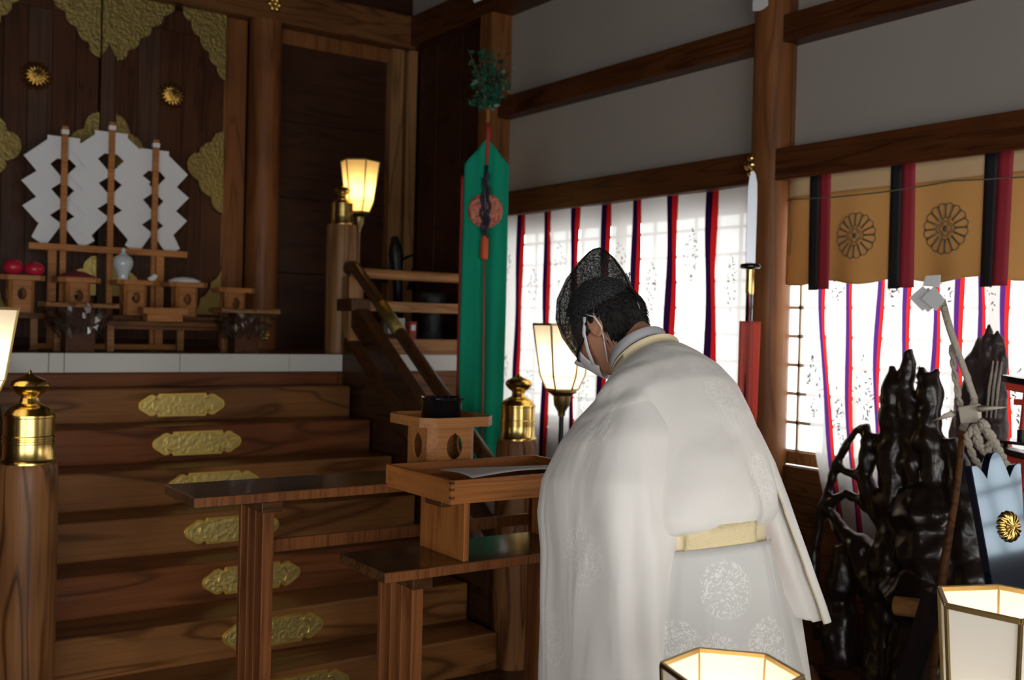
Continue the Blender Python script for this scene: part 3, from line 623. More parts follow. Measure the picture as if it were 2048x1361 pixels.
# gohei wands and their stand
t = thing('wand_stand', 'plain wooden rail stand holding the three white paper wands', 'stand', (1.51, 6.17, 1.31))
MB().box(1.085, 1.945, 6.145, 6.18, 1.852, 1.888).build('rail', SANBO, t, bevel=.002)
for x in (1.205, 1.79): MB().box(x - .022, x + .022, 6.15, 6.185, 1.31, 1.852).build('post', SANBO, t, bevel=.002)
MB().box(1.10, 1.93, 6.145, 6.185, 1.31, 1.34).build('base', SANBO, t, bevel=.002)
def gohei(x, ztop, s, label, yo=0, seed=0):
    t = thing('paper_wand', label, 'paper wand', (x, 6.13, 1.889), 'white zigzag paper wands')
    y = 6.20
    MB().box(x - .016, x + .016, y - .012, y + .012, 1.312, ztop).build('stick', SANBO, t, bevel=.002)
    MB().box(x - .019, x + .019, y - .015, y + .013, ztop - .045, ztop - .02).build('paper_band', WHITEP, t)
    rnd = random.Random(seed); zt = ztop - .055
    for sx in (-1, 1):
        m = MB()
        def quad(pts, dy, d2=0):
            m.prism([(x + sx * a * s, b) for a, b in pts], y + .016 + dy + yo * .3, y + .0175 + dy + yo * .3)
        quad([(0, zt), (.085, zt), (.085, zt - .05), (.03, zt - .15), (0, zt - .12)] if 0 else [(0, zt), (.09, zt), (.09, zt - .06), (.035, zt - .125), (0, zt - .125)], 0)
        quad([(.085, zt - .02), (.215, zt - .125), (.135, zt - .215), (.025, zt - .115)], .002)
        for k in range(2):
            L = (.225 - .008 * k, zt - .262 - .137 * k); quad([L, (L[0] - .085, L[1] - .088), (L[0] - .085 - .148, L[1] - .088 + .108), (L[0] - .150, L[1] + .108)], .004 + .003 * k)
        zb = zt - .262 - .137 * 2; 
        L = (.175 + .015 * rnd.uniform(-1, 1), zb - .030); quad([L, (L[0] - .075, L[1] - .048), (.0, zb + .050), (.095, zb + .115)], .012)
        m.build('zigzag_paper', WHITEP, t)
gohei(1.268, 2.545, .95, 'white zigzag paper wand, the one nearest the left edge above the red fruits', .02, 1)
gohei(1.518, 2.60, 1.0, 'white zigzag paper wand, the tallest, in the middle of three', -.03, 2)
gohei(1.765, 2.53, .92, 'white zigzag paper wand, right-hand one of three, its lower strip curled', .02, 3)

# things behind the platform railing
t = thing('iron_figure', 'dark slender iron ornament with cross arms standing behind the platform railing', 'ornament', (3.30, 6.0, 1.31))
m = MB(); m.tube([(3.28, 6.0, 1.5), (3.27, 6.0, 1.75), (3.25, 6.0, 1.95), (3.24, 6.0, 2.06)], [.035, .03, .05, .02], 12); m.tube([(3.14, 6.0, 1.83), (3.27, 6.0, 1.90), (3.38, 6.0, 1.95)], [.008, .014, .006], 8)
m.tube([(3.17, 6.0, 1.76), (3.18, 5.98, 1.83)], [.03, .01], 8); m.tube([(3.36, 6.0, 1.72), (3.37, 5.98, 1.86)], [.022, .012], 8); m.build('figure', IRON, t, smooth='all')
m = MB(); m.box(3.13, 3.33, 5.95, 6.08, 1.31, 1.50); m.build('pedestal', PALEP, t, bevel=.004)
t = thing('iron_vase', 'squat dark textured vase-like vessel behind the railing, next to the banner', 'vessel', (3.42, 5.80, 1.31))
MB().lathe([(.13, 1.31), (.10, 1.36), (.06, 1.46), (.07, 1.56), (.09, 1.66), (.085, 1.70), (.06, 1.68)], (3.42, 5.80, 0), 24).build('vessel', mat('mottled_iron', (.035, .045, .05), .4, .3, bump=(40, 1)), t, smooth='all')
tag(MB().box(3.10, 3.22, 5.80, 5.86, 1.43, 1.53).build('white_box', WHITEP, bevel=.003), 'small white box behind the railing beside the red box', 'box')
tag(MB().box(3.08, 3.24, 5.78, 5.90, 1.31, 1.429).build('wooden_block', DARKX, bevel=.003), 'dark wooden block under the small white box', 'block')
t = thing('red_box', 'upright small red box with a pale mark behind the railing', 'box', (3.19, 5.68, 1.31))
MB().box(3.175, 3.225, 5.66, 5.70, 1.31, 1.51).build('carton', RED, t, bevel=.002); MB().box(3.185, 3.215, 5.657, 5.66, 1.455, 1.49).build('mark', PORC, t)

# ================================================================== MASAKAKI BANNER
BX, BY = 2.915, 4.44; ca, sa = math.cos(math.radians(-35)), math.sin(math.radians(-35))
def bp_(a, z, d=0): return (BX + a * ca + d * sa, BY + a * sa + d * -ca, z)   # a across, d towards the room
t = thing('sacred_branch_banner', 'tall pole with green silk banner, sakaki branch on top and red cord', 'banner', (BX, BY, 0))
MB().tube([(BX, BY, .03), (BX, BY, 2.62)], .011, 14).build('pole', SANBO, t, smooth='all')
MB().box(BX - .12, BX + .12, BY - .12, BY + .12, 0, .08).build('base', BLACK, t, bevel=.006)
def ban(u, v):
    w = .112; a = -w + 2 * w * u; top = 2.445 - .135 * (abs(2 * u - 1)) ** 1.0; z = top + (.62 - top) * v
    p = bp_(a * (1 + .03 * math.sin(4 * v)), z, .028 + .010 * math.sin(9 * u + 2.5 * v) * min(1, v * 4) + .006 * math.sin(20 * u + v)); return p
m = MB(); m.grid(ban, 28, 60); m.build('green_cloth', GREEN, t, smooth='all', solid=.0015)
m = MB(); m.grid(lambda u, v: bp_(-.128 + .016 * u, 2.25 - 1.6 * v, .020 + .004 * math.sin(8 * v)), 3, 30); m.build('red_lining', mat('red_lining_silk', (.30, .02, .012), .8), t, smooth='all', solid=.001)
# sakaki sprig: crossed leaves
rnd = random.Random(5); tw = MB(); lf = MB()
for k in range(42):
    a = rnd.gauss(0, .066); b = rnd.gauss(0, .05); h = rnd.uniform(.03, .27); p0 = Vector((BX, BY, 2.58)); p1 = Vector((BX + a, BY + b, 2.60 + h)) + Vector((0, 0, .02)); mid = (p0 + p1) / 2 + Vector((-a * .1, -b * .1, .01))
    tw.tube([p0, mid, p1], [.004, .003, .0015], 6)
    for j in range(13):
        u = .25 + .75 * j / 12; q = p0.lerp(p1, u); d = Vector((rnd.uniform(-1, 1), rnd.uniform(-1, 1), rnd.uniform(-.6, .9))).normalized(); L = rnd.uniform(.026, .046); w = L * .32; s_ = d.cross(Vector((rnd.uniform(-1, 1), rnd.uniform(-1, 1), 1))).normalized()
        lf.add([q, q + d * L * .35 + s_ * w, q + d * L * .75 + s_ * w * .8, q + d * L, q + d * L * .75 - s_ * w * .8, q + d * L * .35 - s_ * w], [(0, 1, 2, 3), (0, 3, 4, 5)])
o = tw.build('twig', TWIG, t, smooth='all'); o = lf.build('leaves', LEAF, t, fixn=False); o['kind'] = 'stuff'
# disc, beads, tassel, cord
m = MB(); rs = []
for i in range(9):
    u = i / 8; rs.append([bp_(.088 * u * math.cos(2 * PI * k / 96), 2.075 + .088 * u * math.sin(2 * PI * k / 96), .048 + .006 * (1 - u * u) + .0035 * math.cos(2 * PI * k / 96 * 24) * u) for k in range(96)])
rs.append([bp_(.086 * math.cos(2 * PI * k / 96), 2.075 + .086 * math.sin(2 * PI * k / 96), .040) for k in range(96)]); m.rings(rs)
def mottled():
    q = mat('red_gold_brocade', (.45, .09, .05), .6); n, l = q.node_tree.nodes, q.node_tree.links; tc = n.new('ShaderNodeTexCoord'); v = n.new('ShaderNodeTexNoise'); v.inputs['Scale'].default_value = 70; r = n.new('ShaderNodeValToRGB')
    r.color_ramp.elements[0].position = .42; r.color_ramp.elements[0].color = (.42, .06, .035, 1); r.color_ramp.elements[1].position = .58; r.color_ramp.elements[1].color = (.55, .26, .17, 1)
    l.new(tc.outputs['Object'], v.inputs['Vector']); l.new(v.outputs['Fac'], r.inputs[0]); l.new(r.outputs[0], n['Principled BSDF'].inputs['Base Color']); return q
m.build('brocade_disc', mottled(), t, smooth='all')
m = MB()
for j in range(28):
    u = j / 27; a = .018 * math.sin(PI * u * .9); 
    for sx in (-1, 1): m.sphere(bp_(sx * a + .006 * math.sin(j), 2.27 - .33 * u, .066), .0085, 6)
m.tube([bp_(0, 2.30, .06), bp_(-.004, 2.15, .062), bp_(.004, 2.0, .066)], .009, 8)
for zz, aa in ((2.23, -.022), (2.17, .024), (2.12, -.026), (2.06, .028)): m.bar(bp_(0, zz, .064), bp_(aa, zz + .006, .066), .006, .006)
m.build('dark_bead_string', mat('dark_beads', (.02, .02, .035), .4), t, smooth='all')
m = MB(); m.lathe([(.016, 1.83), (.020, 1.84), (.019, 1.93), (.014, 1.945), (.004, 1.96)], bp_(0, 0, .060), 20); m.build('tassel', ORANGE, t, smooth=40)
m = MB(); m.tube([bp_(0, 1.84, .058), bp_(.006, 1.5, .060), bp_(.010, 1.1, .056), bp_(.012, .80, .05)], .0055, 8); m.build('red_cord', mat('brown_red_cord', (.28, .08, .05), .7), t, smooth='all')
m = MB(); m.tube([bp_(0, 2.52, .014), bp_(.004, 2.47, .020), bp_(.0, 2.30, .036)], [.013, .014, .007], 8); m.build('cord_knot', mat('red_silk_cord', (.30, .03, .02), .7), t, smooth='all')

# ================================================================== HALBERD
t = thing('halberd', 'upright halberd with long steel blade and black disc guard before the column', 'halberd', (3.41, 3.11, 0))
hx, hy = 3.412, 3.112
m = MB(); bl = [(-.021, 1.795), (.021, 1.795), (.022, 2.06), (.020, 2.14), (.012, 2.18), (0, 2.195), (-.014, 2.17), (-.021, 2.11)]
nb = len(bl); m.add([Vector((hx + a * .82 - .57 * q, hy - a * .57 - .82 * q, b)) for q in (.003, -.003) for a, b in bl], [tuple(range(nb)), tuple(range(2 * nb - 1, nb - 1, -1))] + [(k, (k + 1) % nb, nb + (k + 1) % nb, nb + k) for k in range(nb)]); o = m.build('blade', STEEL, t, bevel=.001)
o.rotation_euler = (0, 0, 0)
MB().lathe([(.02, 1.768), (.042, 1.772), (.045, 1.781), (.042, 1.79), (.02, 1.795)], (hx, hy, 0), 32).build('guard', BLACK, t, smooth='all')
MB().lathe([(.016, 1.66), (.018, 1.67), (.017, 1.75), (.019, 1.767)], (hx, hy, 0), 20).build('ferrule', GOLD, t, smooth=40)
MB().tube([(hx, hy, .02), (hx, hy, 1.66)], .0155, 16).build('shaft', BLACK, t, smooth=40)
m = MB(); m.grid(lambda u, v: (hx - .045 + .070 * u - .010 * math.sin(14 * u) * v, hy + .012 - .050 * u - .008 * math.sin(14 * u), 1.545 - .42 * v - .03 * v * math.sin(7 * u)), 16, 20); m.build('red_cloth', SALMON, t, smooth='all', solid=.002)
m = MB()
for k in range(6): m.tube([(hx - .03, hy - .045 + .006 * k, 1.16), (hx - .034, hy - .05 + .008 * k, 1.09), (hx - .03, hy - .045 + .006 * k, 1.02 - .01 * k)], .003, 6)
m.build('cloth_fringe', SALMON, t)
m = MB(); m.tube([(hx - .02, hy - .01, 1.67), (hx - .022, hy - .02, 1.60), (hx - .024, hy - .02, 1.54)], .004, 6); m.build('tie_cord', REDC, t)

# ================================================================== CURTAINS
def striped_curtain(name, y0, y1, stripes, z0, z1, X, label, wavef, motif_rows, leftdrape=False, seed=1, sm=None, wid=1.0):
    """y0 > y1: hangs from y0 (nearer the altar) to y1"""
    t = thing(name, label, 'curtain', (X, (y0 + y1) / 2, z0), 'striped window curtains')
    def P(y, v, d=0):
        z = z1 + (z0 - z1) * v; yy = y
        if leftdrape and v > .35:
            e = max(0, (v - .35) / .65); fo = math.exp(-max(0, (y0 - y)) / .28); yy = y - .20 * e ** 2.2 * fo
        yy += .010 * math.sin(5 * v + y * 9) + .006 * math.sin(13 * v + y * 31)
        return (X + wavef(y, v) - d, yy, z)
    m = MB(); nv = 44; brk = [y0]
    for s in stripes: brk += [s + .030 * wid, s, s - .027 * wid]
    brk.append(y1)
    for i in range(len(brk) - 1):
        a, b = brk[i], brk[i + 1]; w = a - b
        m.cur = 0 if i % 3 == 0 else (1 if i % 3 == 1 else 2)
        n = 10 if m.cur == 0 else 3
        m.grid(lambda u, v: P(a + (b - a) * u, v, .004 if m.cur else 0), n, nv)
    # printed sprigs, sewn as tiny leaves just proud of the cloth
    rnd = random.Random(seed); m.cur = 3
    cells = [(brk[i] + brk[i + 1]) / 2 for i in range(0, len(brk) - 1, 3)]
    for ci, yc in enumerate(cells):
        for r in range(motif_rows):
            vc = .20 + .40 * r + (.09 if ci % 2 else 0)
            if vc > .92: continue
            for k in range(85):
                a = rnd.uniform(-1, 1); b = rnd.uniform(-1, 1)
                if abs(a) + abs(b) > 1 or (abs(a) < .10 and abs(b) < .35): continue
                yy = yc + a * .055; vv = vc + b * .098; L = rnd.uniform(.006, .012); th = rnd.uniform(0, PI); dy, dz = math.cos(th) * L, math.sin(th) * L; c = Vector(P(yy, min(max(vv, 0), 1), .0022)); q = L * .36
                m.add([c + Vector((0, dy, dz)), c + Vector((0, -dz * .3, dy * .3)), c - Vector((0, dy, dz)), c + Vector((0, dz * .3, -dy * .3))], [(0, 1, 2, 3)])
    m.build('cloth', [SHEER] + (sm or [STR_P, STR_R]) + [MOTIF], t, smooth='all', fixn=False)
    return t
striped_curtain('window_curtain', 5.45, 3.37, [5.214, 4.944, 4.67, 4.411, 4.155, 3.884, 3.615], 0.66, 2.178, 3.685, 'sheer white window curtain with purple-red stripes behind the priest',
                lambda y, v: .012 * math.sin(y * 23) * v + .012 * math.sin(y * 9 + v * 3), 3, seed=3, wid=1.3)
striped_curtain('window_curtain', 3.06, 1.16, [2.93, 2.789, 2.655, 2.527, 2.395, 2.30, 2.21, 2.11, 1.98, 1.83, 1.68, 1.53, 1.38], 0.66, 2.178, 3.685, 'sheer white striped curtain behind the dark driftwood, its edge drawn aside',
                lambda y, v: .012 * math.sin(y * 31) * v + .010 * math.sin(y * 12 + v * 3), 3, True, seed=9, sm=[cloth('purple_stripe_backlit_tint', (.10, .025, .20), .5), cloth('red_stripe_backlit_tint', (.75, .03, .02), .5)], wid=.62)  # same purple and red stripes, with backlight painted in as brighter colours
# brocade valance
t = thing('brocade_valance', 'gold brocade valance with chrysanthemum crests and black-red ribbons', 'valance', (3.60, 2.2, 2.16))
VY0, VY1 = 3.13, .95
def V(y, z, d=0):
    v = (2.172 - z) / .46
    x = 3.615 + .014 * math.sin(y * 11) * v + .007 * math.sin(y * 29 + 1) * v
    if y > 3.02: x += .05 * ((y - 3.02) / .11) ** 2
    return (x - d, y, z)
m = MB(); m.grid(lambda u, v: V(VY0 + (VY1 - VY0) * u, 2.172 - .075 * v), 90, 4); m.cur = 1; m.grid(lambda u, v: V(VY0 + (VY1 - VY0) * u, 2.097 - (.382 + .010 * math.sin(u * 40)) * v), 90, 16)
m.build('cloth', [BROCP, BROC], t, smooth='all', solid=.002)
m = MB(); m.tube([V(VY0 + (VY1 - VY0) * k / 60, 2.088 - .016 * abs(math.sin(k / 60 * 2.2 * PI / .42 / 2)) , .006) for k in range(61)], .0028, 6)
m.tube([V(3.085, 2.085 - .35 * k / 10 * (1), .008 + .004 * math.sin(k)) for k in range(8)], .0025, 6); m.build('cord', CREST, t, smooth='all')
for yc in (2.905, 2.505, 2.108, 1.70, 1.30):
    m = MB(); m.cur = 0; m.grid(lambda u, v: V(yc + .062 - .052 * u, 2.175 - .490 * v, .005), 3, 14); m.cur = 1; m.grid(lambda u, v: V(yc + .010 - .058 * u, 2.175 - .487 * v, .0065), 3, 14)
    m.build('ribbon', [RIB_B, RIB_R], t, smooth='all', solid=.0015)
def crest(yc, zc, R):
    m = MB(); r = .0016
    def C(a, b): return V(yc - a, zc + b, .005)
    N = 16
    for k in range(N):
        t0 = 2 * PI * (k + .5) / N; h = PI / N * .86; pts = []
        r0, r1 = R * .42, R * .86
        for s_, rr in ((-1, r0), (-1, (r0 + r1) / 2), (-1, r1)):
            aa = t0 + s_ * h * (.75 if rr == r0 else 1); pts.append(C(rr * math.cos(aa), rr * math.sin(aa)))
        for j in range(1, 6):
            q = PI * j / 6; aa = t0 - h * math.cos(q); rr = r1 + R * .14 * math.sin(q); pts.append(C(rr * math.cos(aa), rr * math.sin(aa)))
        for rr in (r1, (r0 + r1) / 2, r0):
            aa = t0 + h * (.75 if rr == r0 else 1); pts.append(C(rr * math.cos(aa), rr * math.sin(aa)))
        m.tube(pts, r, 5)
        aa = 2 * PI * k / N; m.tube([C(R * .9 * math.cos(aa), R * .9 * math.sin(aa)), C(R * .97 * math.cos(aa), R * .97 * math.sin(aa))], r * 1.5, 5)
    for sc in (.36, .25):
        pts = []
        for j in range(33):
            q = 2 * PI * j / 32; rr = R * sc * (1 + .22 * math.cos(4 * q)); pts.append(C(rr * math.cos(q), rr * math.sin(q)))
        m.tube(pts, r, 5)
    for k in range(4):
        q = PI / 4 * k; m.tube([C(R * .12 * math.cos(q), R * .12 * math.sin(q)), C(-R * .12 * math.cos(q), -R * .12 * math.sin(q))], r * 1.6, 5)
    m.build('chrysanthemum_crest', CREST, t, smooth='all')
crest(2.722, 1.905, .095); crest(2.322, 1.91, .098); crest(1.90, 1.91, .098); crest(1.50, 1.91, .098)
# paper strip at the top of the column
m = MB(); m.grid(lambda u, v: (3.597 - .01 * u, 3.31 - .10 * u, 3.06 - .10 * v - .012 * math.sin(3 * u)), 4, 3); tag(m.build('paper_strip', WHITEP, solid=.001), 'white paper strip tied at the top of the column', 'paper strip')

# ================================================================== RIGHT CORNER OBJECTS
def blob(name, strokes, mt, par, vox=.011):
    m = MB(); rnd = random.Random(3)
    for pts, rad in strokes:
        # resample with wobble for a gnarled look
        P = []; Rr = []
        for i in range(len(pts) - 1):
            for k in range(4):
                u = k / 4; a, b = Vector(pts[i]), Vector(pts[i + 1]); q = a.lerp(b, u); rr = rad[i] + (rad[i + 1] - rad[i]) * u
                P.append(q + Vector((rnd.uniform(-1, 1), rnd.uniform(-1, 1), rnd.uniform(-1, 1))) * rr * .16); Rr.append(max(.006, rr * rnd.uniform(.86, 1.14)))
        P.append(Vector(pts[-1])); Rr.append(max(.005, rad[-1])); m.tube(P, Rr, 9)
    o = m.build(name, mt, par, remesh=vox); 
    tx = bpy.data.textures.new(name + '_t', 'CLOUDS'); tx.noise_scale = .07; tx.noise_depth = 2
    d = o.modifiers.new('d', 'DISPLACE'); d.texture = tx; d.strength = .022; d.mid_level = .5; return o
SC_A = [([(3.3, 2.276, 0.638), (3.3, 2.305, 0.886), (3.3, 2.303, 1.086), (3.3, 2.306, 1.212), (3.3, 2.315, 1.312), (3.3, 2.324, 1.393)], [0.0775, 0.0592, 0.0529, 0.0514, 0.0405, 0.0109]), ([(3.3, 2.188, 0.922), (3.3, 2.23, 1.094), (3.3, 2.249, 1.235), (3.3, 2.259, 1.342), (3.3, 2.256, 1.428), (3.3, 2.254, 1.453)], [0.0607, 0.0337, 0.0369, 0.0339, 0.0262, 0.0169]), ([(3.3, 2.127, 0.844), (3.3, 2.142, 1.051), (3.3, 2.155, 1.208), (3.3, 2.166, 1.312), (3.3, 2.168, 1.373)], [0.0749, 0.0511, 0.0452, 0.0453, 0.0332]), ([(3.3, 2.186, 1.328), (3.3, 2.198, 1.39)], [0.0182, 0.0122]), ([(3.3, 2.14, 1.331), (3.3, 2.138, 1.392)], [0.018, 0.0105]), ([(3.3, 2.207, 1.185), (3.3, 2.173, 1.048), (3.3, 2.13, 0.931)], [0.0213, 0.0272, 0.045]), ([(3.3, 2.149, 0.928), (3.3, 2.122, 0.705), (3.3, 2.114, 0.445), (3.3, 2.125, 0.197)], [0.1092, 0.1494, 0.1628, 0.1498]), ([(3.3, 2.283, 0.727), (3.3, 2.294, 0.452), (3.3, 2.285, 0.182)], [0.0844, 0.0988, 0.0988]), ([(3.3, 2.43, 1.168), (3.3, 2.406, 1.093), (3.3, 2.424, 0.979), (3.3, 2.376, 0.875), (3.3, 2.285, 0.799)], [0.0203, 0.0289, 0.0319, 0.0359, 0.0563]), ([(3.3, 2.437, 1.164), (3.3, 2.494, 1.102), (3.3, 2.55, 1.001), (3.3, 2.586, 0.891), (3.3, 2.618, 0.799), (3.3, 2.638, 0.678), (3.3, 2.645, 0.56), (3.3, 2.602, 0.356)], [0.0145, 0.0162, 0.0193, 0.018, 0.0211, 0.0243, 0.0243, 0.0301]), ([(3.3, 2.36, 1.135), (3.3, 2.391, 1.113), (3.3, 2.412, 1.074)], [0.0114, 0.0173, 0.0202]), ([(3.3, 2.55, 0.991), (3.3, 2.463, 0.974), (3.3, 2.397, 0.964)], [0.0179, 0.0205, 0.0231]), ([(3.3, 2.596, 0.841), (3.3, 2.506, 0.902), (3.3, 2.438, 0.884), (3.3, 2.393, 0.854)], [0.021, 0.0177, 0.0233, 0.0317]), ([(3.3, 2.596, 0.841), (3.3, 2.523, 0.757), (3.3, 2.431, 0.698), (3.3, 2.34, 0.569)], [0.021, 0.0296, 0.0581, 0.0855]), ([(3.3, 2.499, 0.704), (3.3, 2.514, 0.492), (3.3, 2.483, 0.253)], [0.0442, 0.0666, 0.0735]), ([(3.3, 2.08, 1.145), (3.3, 2.029, 1.014), (3.3, 1.996, 0.849), (3.3, 1.97, 0.617), (3.3, 1.963, 0.4)], [0.0295, 0.0531, 0.0791, 0.0918, 0.0918]), ([(3.3, 2.647, 0.599), (3.3, 2.625, 0.467), (3.3, 2.601, 0.317)], [0.0243, 0.0242, 0.0271])]
SC_B = [([(3.5, 2.117, 0.81), (3.5, 2.154, 1.039), (3.5, 2.142, 1.275), (3.5, 2.122, 1.42), (3.5, 2.106, 1.506)], [0.0629, 0.0394, 0.0365, 0.0279, 0.0084]), ([(3.5, 2.079, 0.816), (3.5, 2.104, 1.099), (3.5, 2.092, 1.314), (3.5, 2.078, 1.457), (3.5, 2.07, 1.555)], [0.0624, 0.0474, 0.0389, 0.0277, 0.0055]), ([(3.5, 2.033, 0.824), (3.5, 2.055, 1.104), (3.5, 2.049, 1.317), (3.5, 2.04, 1.441), (3.5, 2.035, 1.529)], [0.0618, 0.0469, 0.0358, 0.022, 0.0055]), ([(3.5, 2.011, 1.004), (3.5, 2.021, 1.196), (3.5, 2.019, 1.354), (3.5, 2.011, 1.459), (3.5, 2.02, 1.508)], [0.041, 0.0301, 0.0219, 0.0109, 0.0055]), ([(3.5, 2.172, 0.982), (3.5, 2.188, 1.162), (3.5, 2.175, 1.272), (3.5, 2.164, 1.345)], [0.0311, 0.0199, 0.0141, 0.0071]), ([(3.5, 2.021, 1.319), (3.5, 2.008, 1.249)], [0.0273, 0.0191])]
AR_POLE = [(3.05, 1.967, 1.618), (3.05, 1.934, 1.522), (3.05, 1.888, 1.413), (3.05, 1.842, 1.305)]
AR_SHIDE1 = [(3.04, 2.079, 1.625), (3.04, 2.03, 1.662), (3.04, 1.98, 1.621), (3.04, 2.028, 1.582)]
AR_SHIDE2 = [(3.03, 2.026, 1.621), (3.03, 1.982, 1.662), (3.03, 1.944, 1.617), (3.03, 1.973, 1.582)]
AR_TOP = [(3.045, 2.034, 1.664), (3.045, 2.022, 1.696), (3.045, 1.972, 1.698), (3.045, 1.971, 1.658)]
AR_ROPES1 = [(3.06, 1.934, 1.474), (3.06, 1.922, 1.395), (3.06, 1.902, 1.301), (3.06, 1.888, 1.254)]
AR_ROPES2 = [(3.06, 1.885, 1.397), (3.06, 1.857, 1.32), (3.06, 1.833, 1.259)]
AR_CROSS = [(3.02, 1.967, 1.228), (3.02, 1.898, 1.258), (3.02, 1.806, 1.281), (3.02, 1.723, 1.292)]
AR_KNOT = [(3.02, 1.881, 1.28), (3.02, 1.815, 1.296), (3.02, 1.808, 1.239), (3.02, 1.871, 1.229)]
AR_HANG1 = [(3.0, 1.809, 1.232), (3.0, 1.794, 1.172), (3.0, 1.766, 1.145), (3.0, 1.751, 1.192), (3.0, 1.793, 1.241)]
AR_HANG2 = [(3.0, 1.79, 1.249), (3.0, 1.751, 1.192), (3.0, 1.726, 1.15), (3.0, 1.706, 1.114)]
AR_LOW = [(3.05, 1.881, 1.208), (3.05, 1.886, 1.113), (3.05, 1.896, 1.001), (3.05, 1.913, 0.887), (3.05, 1.93, 0.771), (3.05, 1.944, 0.656)]
t = thing('driftwood_sculpture', 'dark glossy gnarled driftwood with tall fingers and looping holes, nearest the priest', 'sculpture', (3.25, 2.2, 0))
blob('twisted_wood', SC_A, DRIFT, t)
MB().box(3.12, 3.40, 2.12, 2.72, 0, .10).build('plinth', BLACK, t, bevel=.01)
t = thing('driftwood_sculpture', 'ridged purplish-brown driftwood slab with spiky top behind the paper arrow', 'sculpture', (3.45, 2.03, 0))
blob('ridged_slab', SC_B + [([(3.5, 1.99, .05), (3.5, 1.99, .45), (3.5, 1.97, .9)], [.09, .08, .07])], DRIFT2, t, .009)
m = MB()
for k in range(3): m.tube([(3.452, 2.04 - .016 * k, 1.22), (3.448, 2.03 - .016 * k, 1.33), (3.45, 2.02 - .016 * k, 1.42)], [.004, .006, .003], 6)
m.build('pale_streak', STRAW, t, smooth='all')
# big votive arrow
t = thing('votive_arrow', 'large pale votive arrow with white paper strips and straw ropes leaning by the driftwood', 'arrow', (3.05, 1.9, 0))
m = MB(); m.tube(AR_POLE, [.012, .011, .010, .010], 12); m.tube([AR_POLE[-1], AR_LOW[0]], [.010, .012], 10); m.build('shaft', STRAW, t, smooth='all'); m = MB(); m.tube(AR_LOW + [(3.05, 1.99, .03)], [.011, .009, .010, .012, .014, .015, .015], 12); m.build('lower_pole', DARKX, t, smooth='all')
def quadp(m, P, d=.003): m.add([Vector(p) for p in P] + [Vector(p) + Vector((d, 0, 0)) for p in P], [(0, 1, 2, 3), (7, 6, 5, 4), (0, 4, 5, 1), (1, 5, 6, 2), (2, 6, 7, 3), (3, 7, 4, 0)])
m = MB(); quadp(m, AR_SHIDE1); quadp(m, [(a + .005, b - .016, c - .004) for a, b, c in AR_SHIDE1]); quadp(m, AR_SHIDE2); quadp(m, AR_TOP); m.build('zigzag_paper', WHITEP, t)
rnd = random.Random(4)
def rope(m, pts, r, tw=5):
    P = []
    for i in range(len(pts) - 1):
        for k in range(6): P.append(Vector(pts[i]).lerp(Vector(pts[i + 1]), k / 6))
    P.append(Vector(pts[-1]))
    for s in range(2):
        m.tube([p + Vector((.4 * r * math.cos(i * 1.1 + s * PI), r * .8 * math.sin(i * 1.1 + s * PI), 0)) for i, p in enumerate(P)], r * .8, 6)
m = MB(); rope(m, AR_ROPES1, .008); rope(m, AR_ROPES2, .008); rope(m, AR_HANG1, .011); rope(m, AR_HANG2, .012); rope(m, [AR_HANG1[0], (2.99, 1.83, 1.19), (2.985, 1.80, 1.13), (2.98, 1.765, 1.10)], .009)
m.build('straw_rope', STRAW, t, smooth='all')
m = MB(); a, k1, k2, b = [Vector(p) for p in AR_CROSS]
m.tube([a, a.lerp(k1, .5), k1], [.002, .012, .020], 10, .5); m.tube([k2, k2.lerp(b, .5), b], [.021, .012, .002], 10, .5)
m.build('paper_bow', mat('cream_paper', (.66, .60, .50), .7), t, smooth='all')
m = MB(); quadp(m, AR_KNOT, .02); m.build('paper_knot', mat('cream_paper_knot', (.70, .64, .54), .7), t, bevel=.004)
# lacquered board with gilt crest
t = thing('lacquered_board', 'glossy blue-black board with scalloped top and oval gilt chrysanthemum crest', 'board', (2.77, 1.60, 0))
n_ = Vector((-.156, -.988, 0)); tt = Vector((.988, -.156, 0)); c0 = Vector((2.782, 1.60, 0))
TL = math.radians(10); n_ = Vector((-.156 * math.cos(TL), -.988 * math.cos(TL), math.sin(TL))); U_ = Vector((.156 * math.sin(TL), .988 * math.sin(TL), math.cos(TL)))
def BP(a, z, d=0): return c0 + tt * a + n_ * d + U_ * (z - 1.05) + Vector((0, 0, 1.05))
edge = []
for (a0, z0), (a1, z1), dp in (((-.108, 1.146), (-.052, 1.112), -.010), ((-.052, 1.112), (-.008, 1.182), -.012), ((-.008, 1.182), (.040, 1.112), -.014 * -1 * -1), ((.040, 1.112), (.092, 1.146), -.010)):
    for k in range(6):
        u = k / 6; sg = 1 if (z1 > z0) else -1
        edge.append((a0 + (a1 - a0) * u, z0 + (z1 - z0) * u + abs(dp) * 1.4 * math.sin(PI * u)))
edge.append((.092, 1.146)); poly = edge + [(.030, .45), (-.040, .45)]
n = len(poly); m = MB(); m.add([BP(a, z, .012) for a, z in poly] + [BP(a, z, -.012) for a, z in poly], [tuple(range(n)), tuple(range(2 * n - 1, n - 1, -1))] + [(i, (i + 1) % n, n + (i + 1) % n, n + i) for i in range(n)])
m.build('board', LACQ, t, bevel=.002)
m = MB(); m.lathe([(.12, 0), (.12, .03), (.05, .06), (.045, .47)], (c0.x - .016, c0.y - .10, 0), 32); m.build('stand', BLACK, t, smooth=40)
m = MB(); p = BP(.012, .975, .013); boss(m, p, .044, .014, 16, n_); m.build('gilt_crest', GOLD, t, smooth='all')
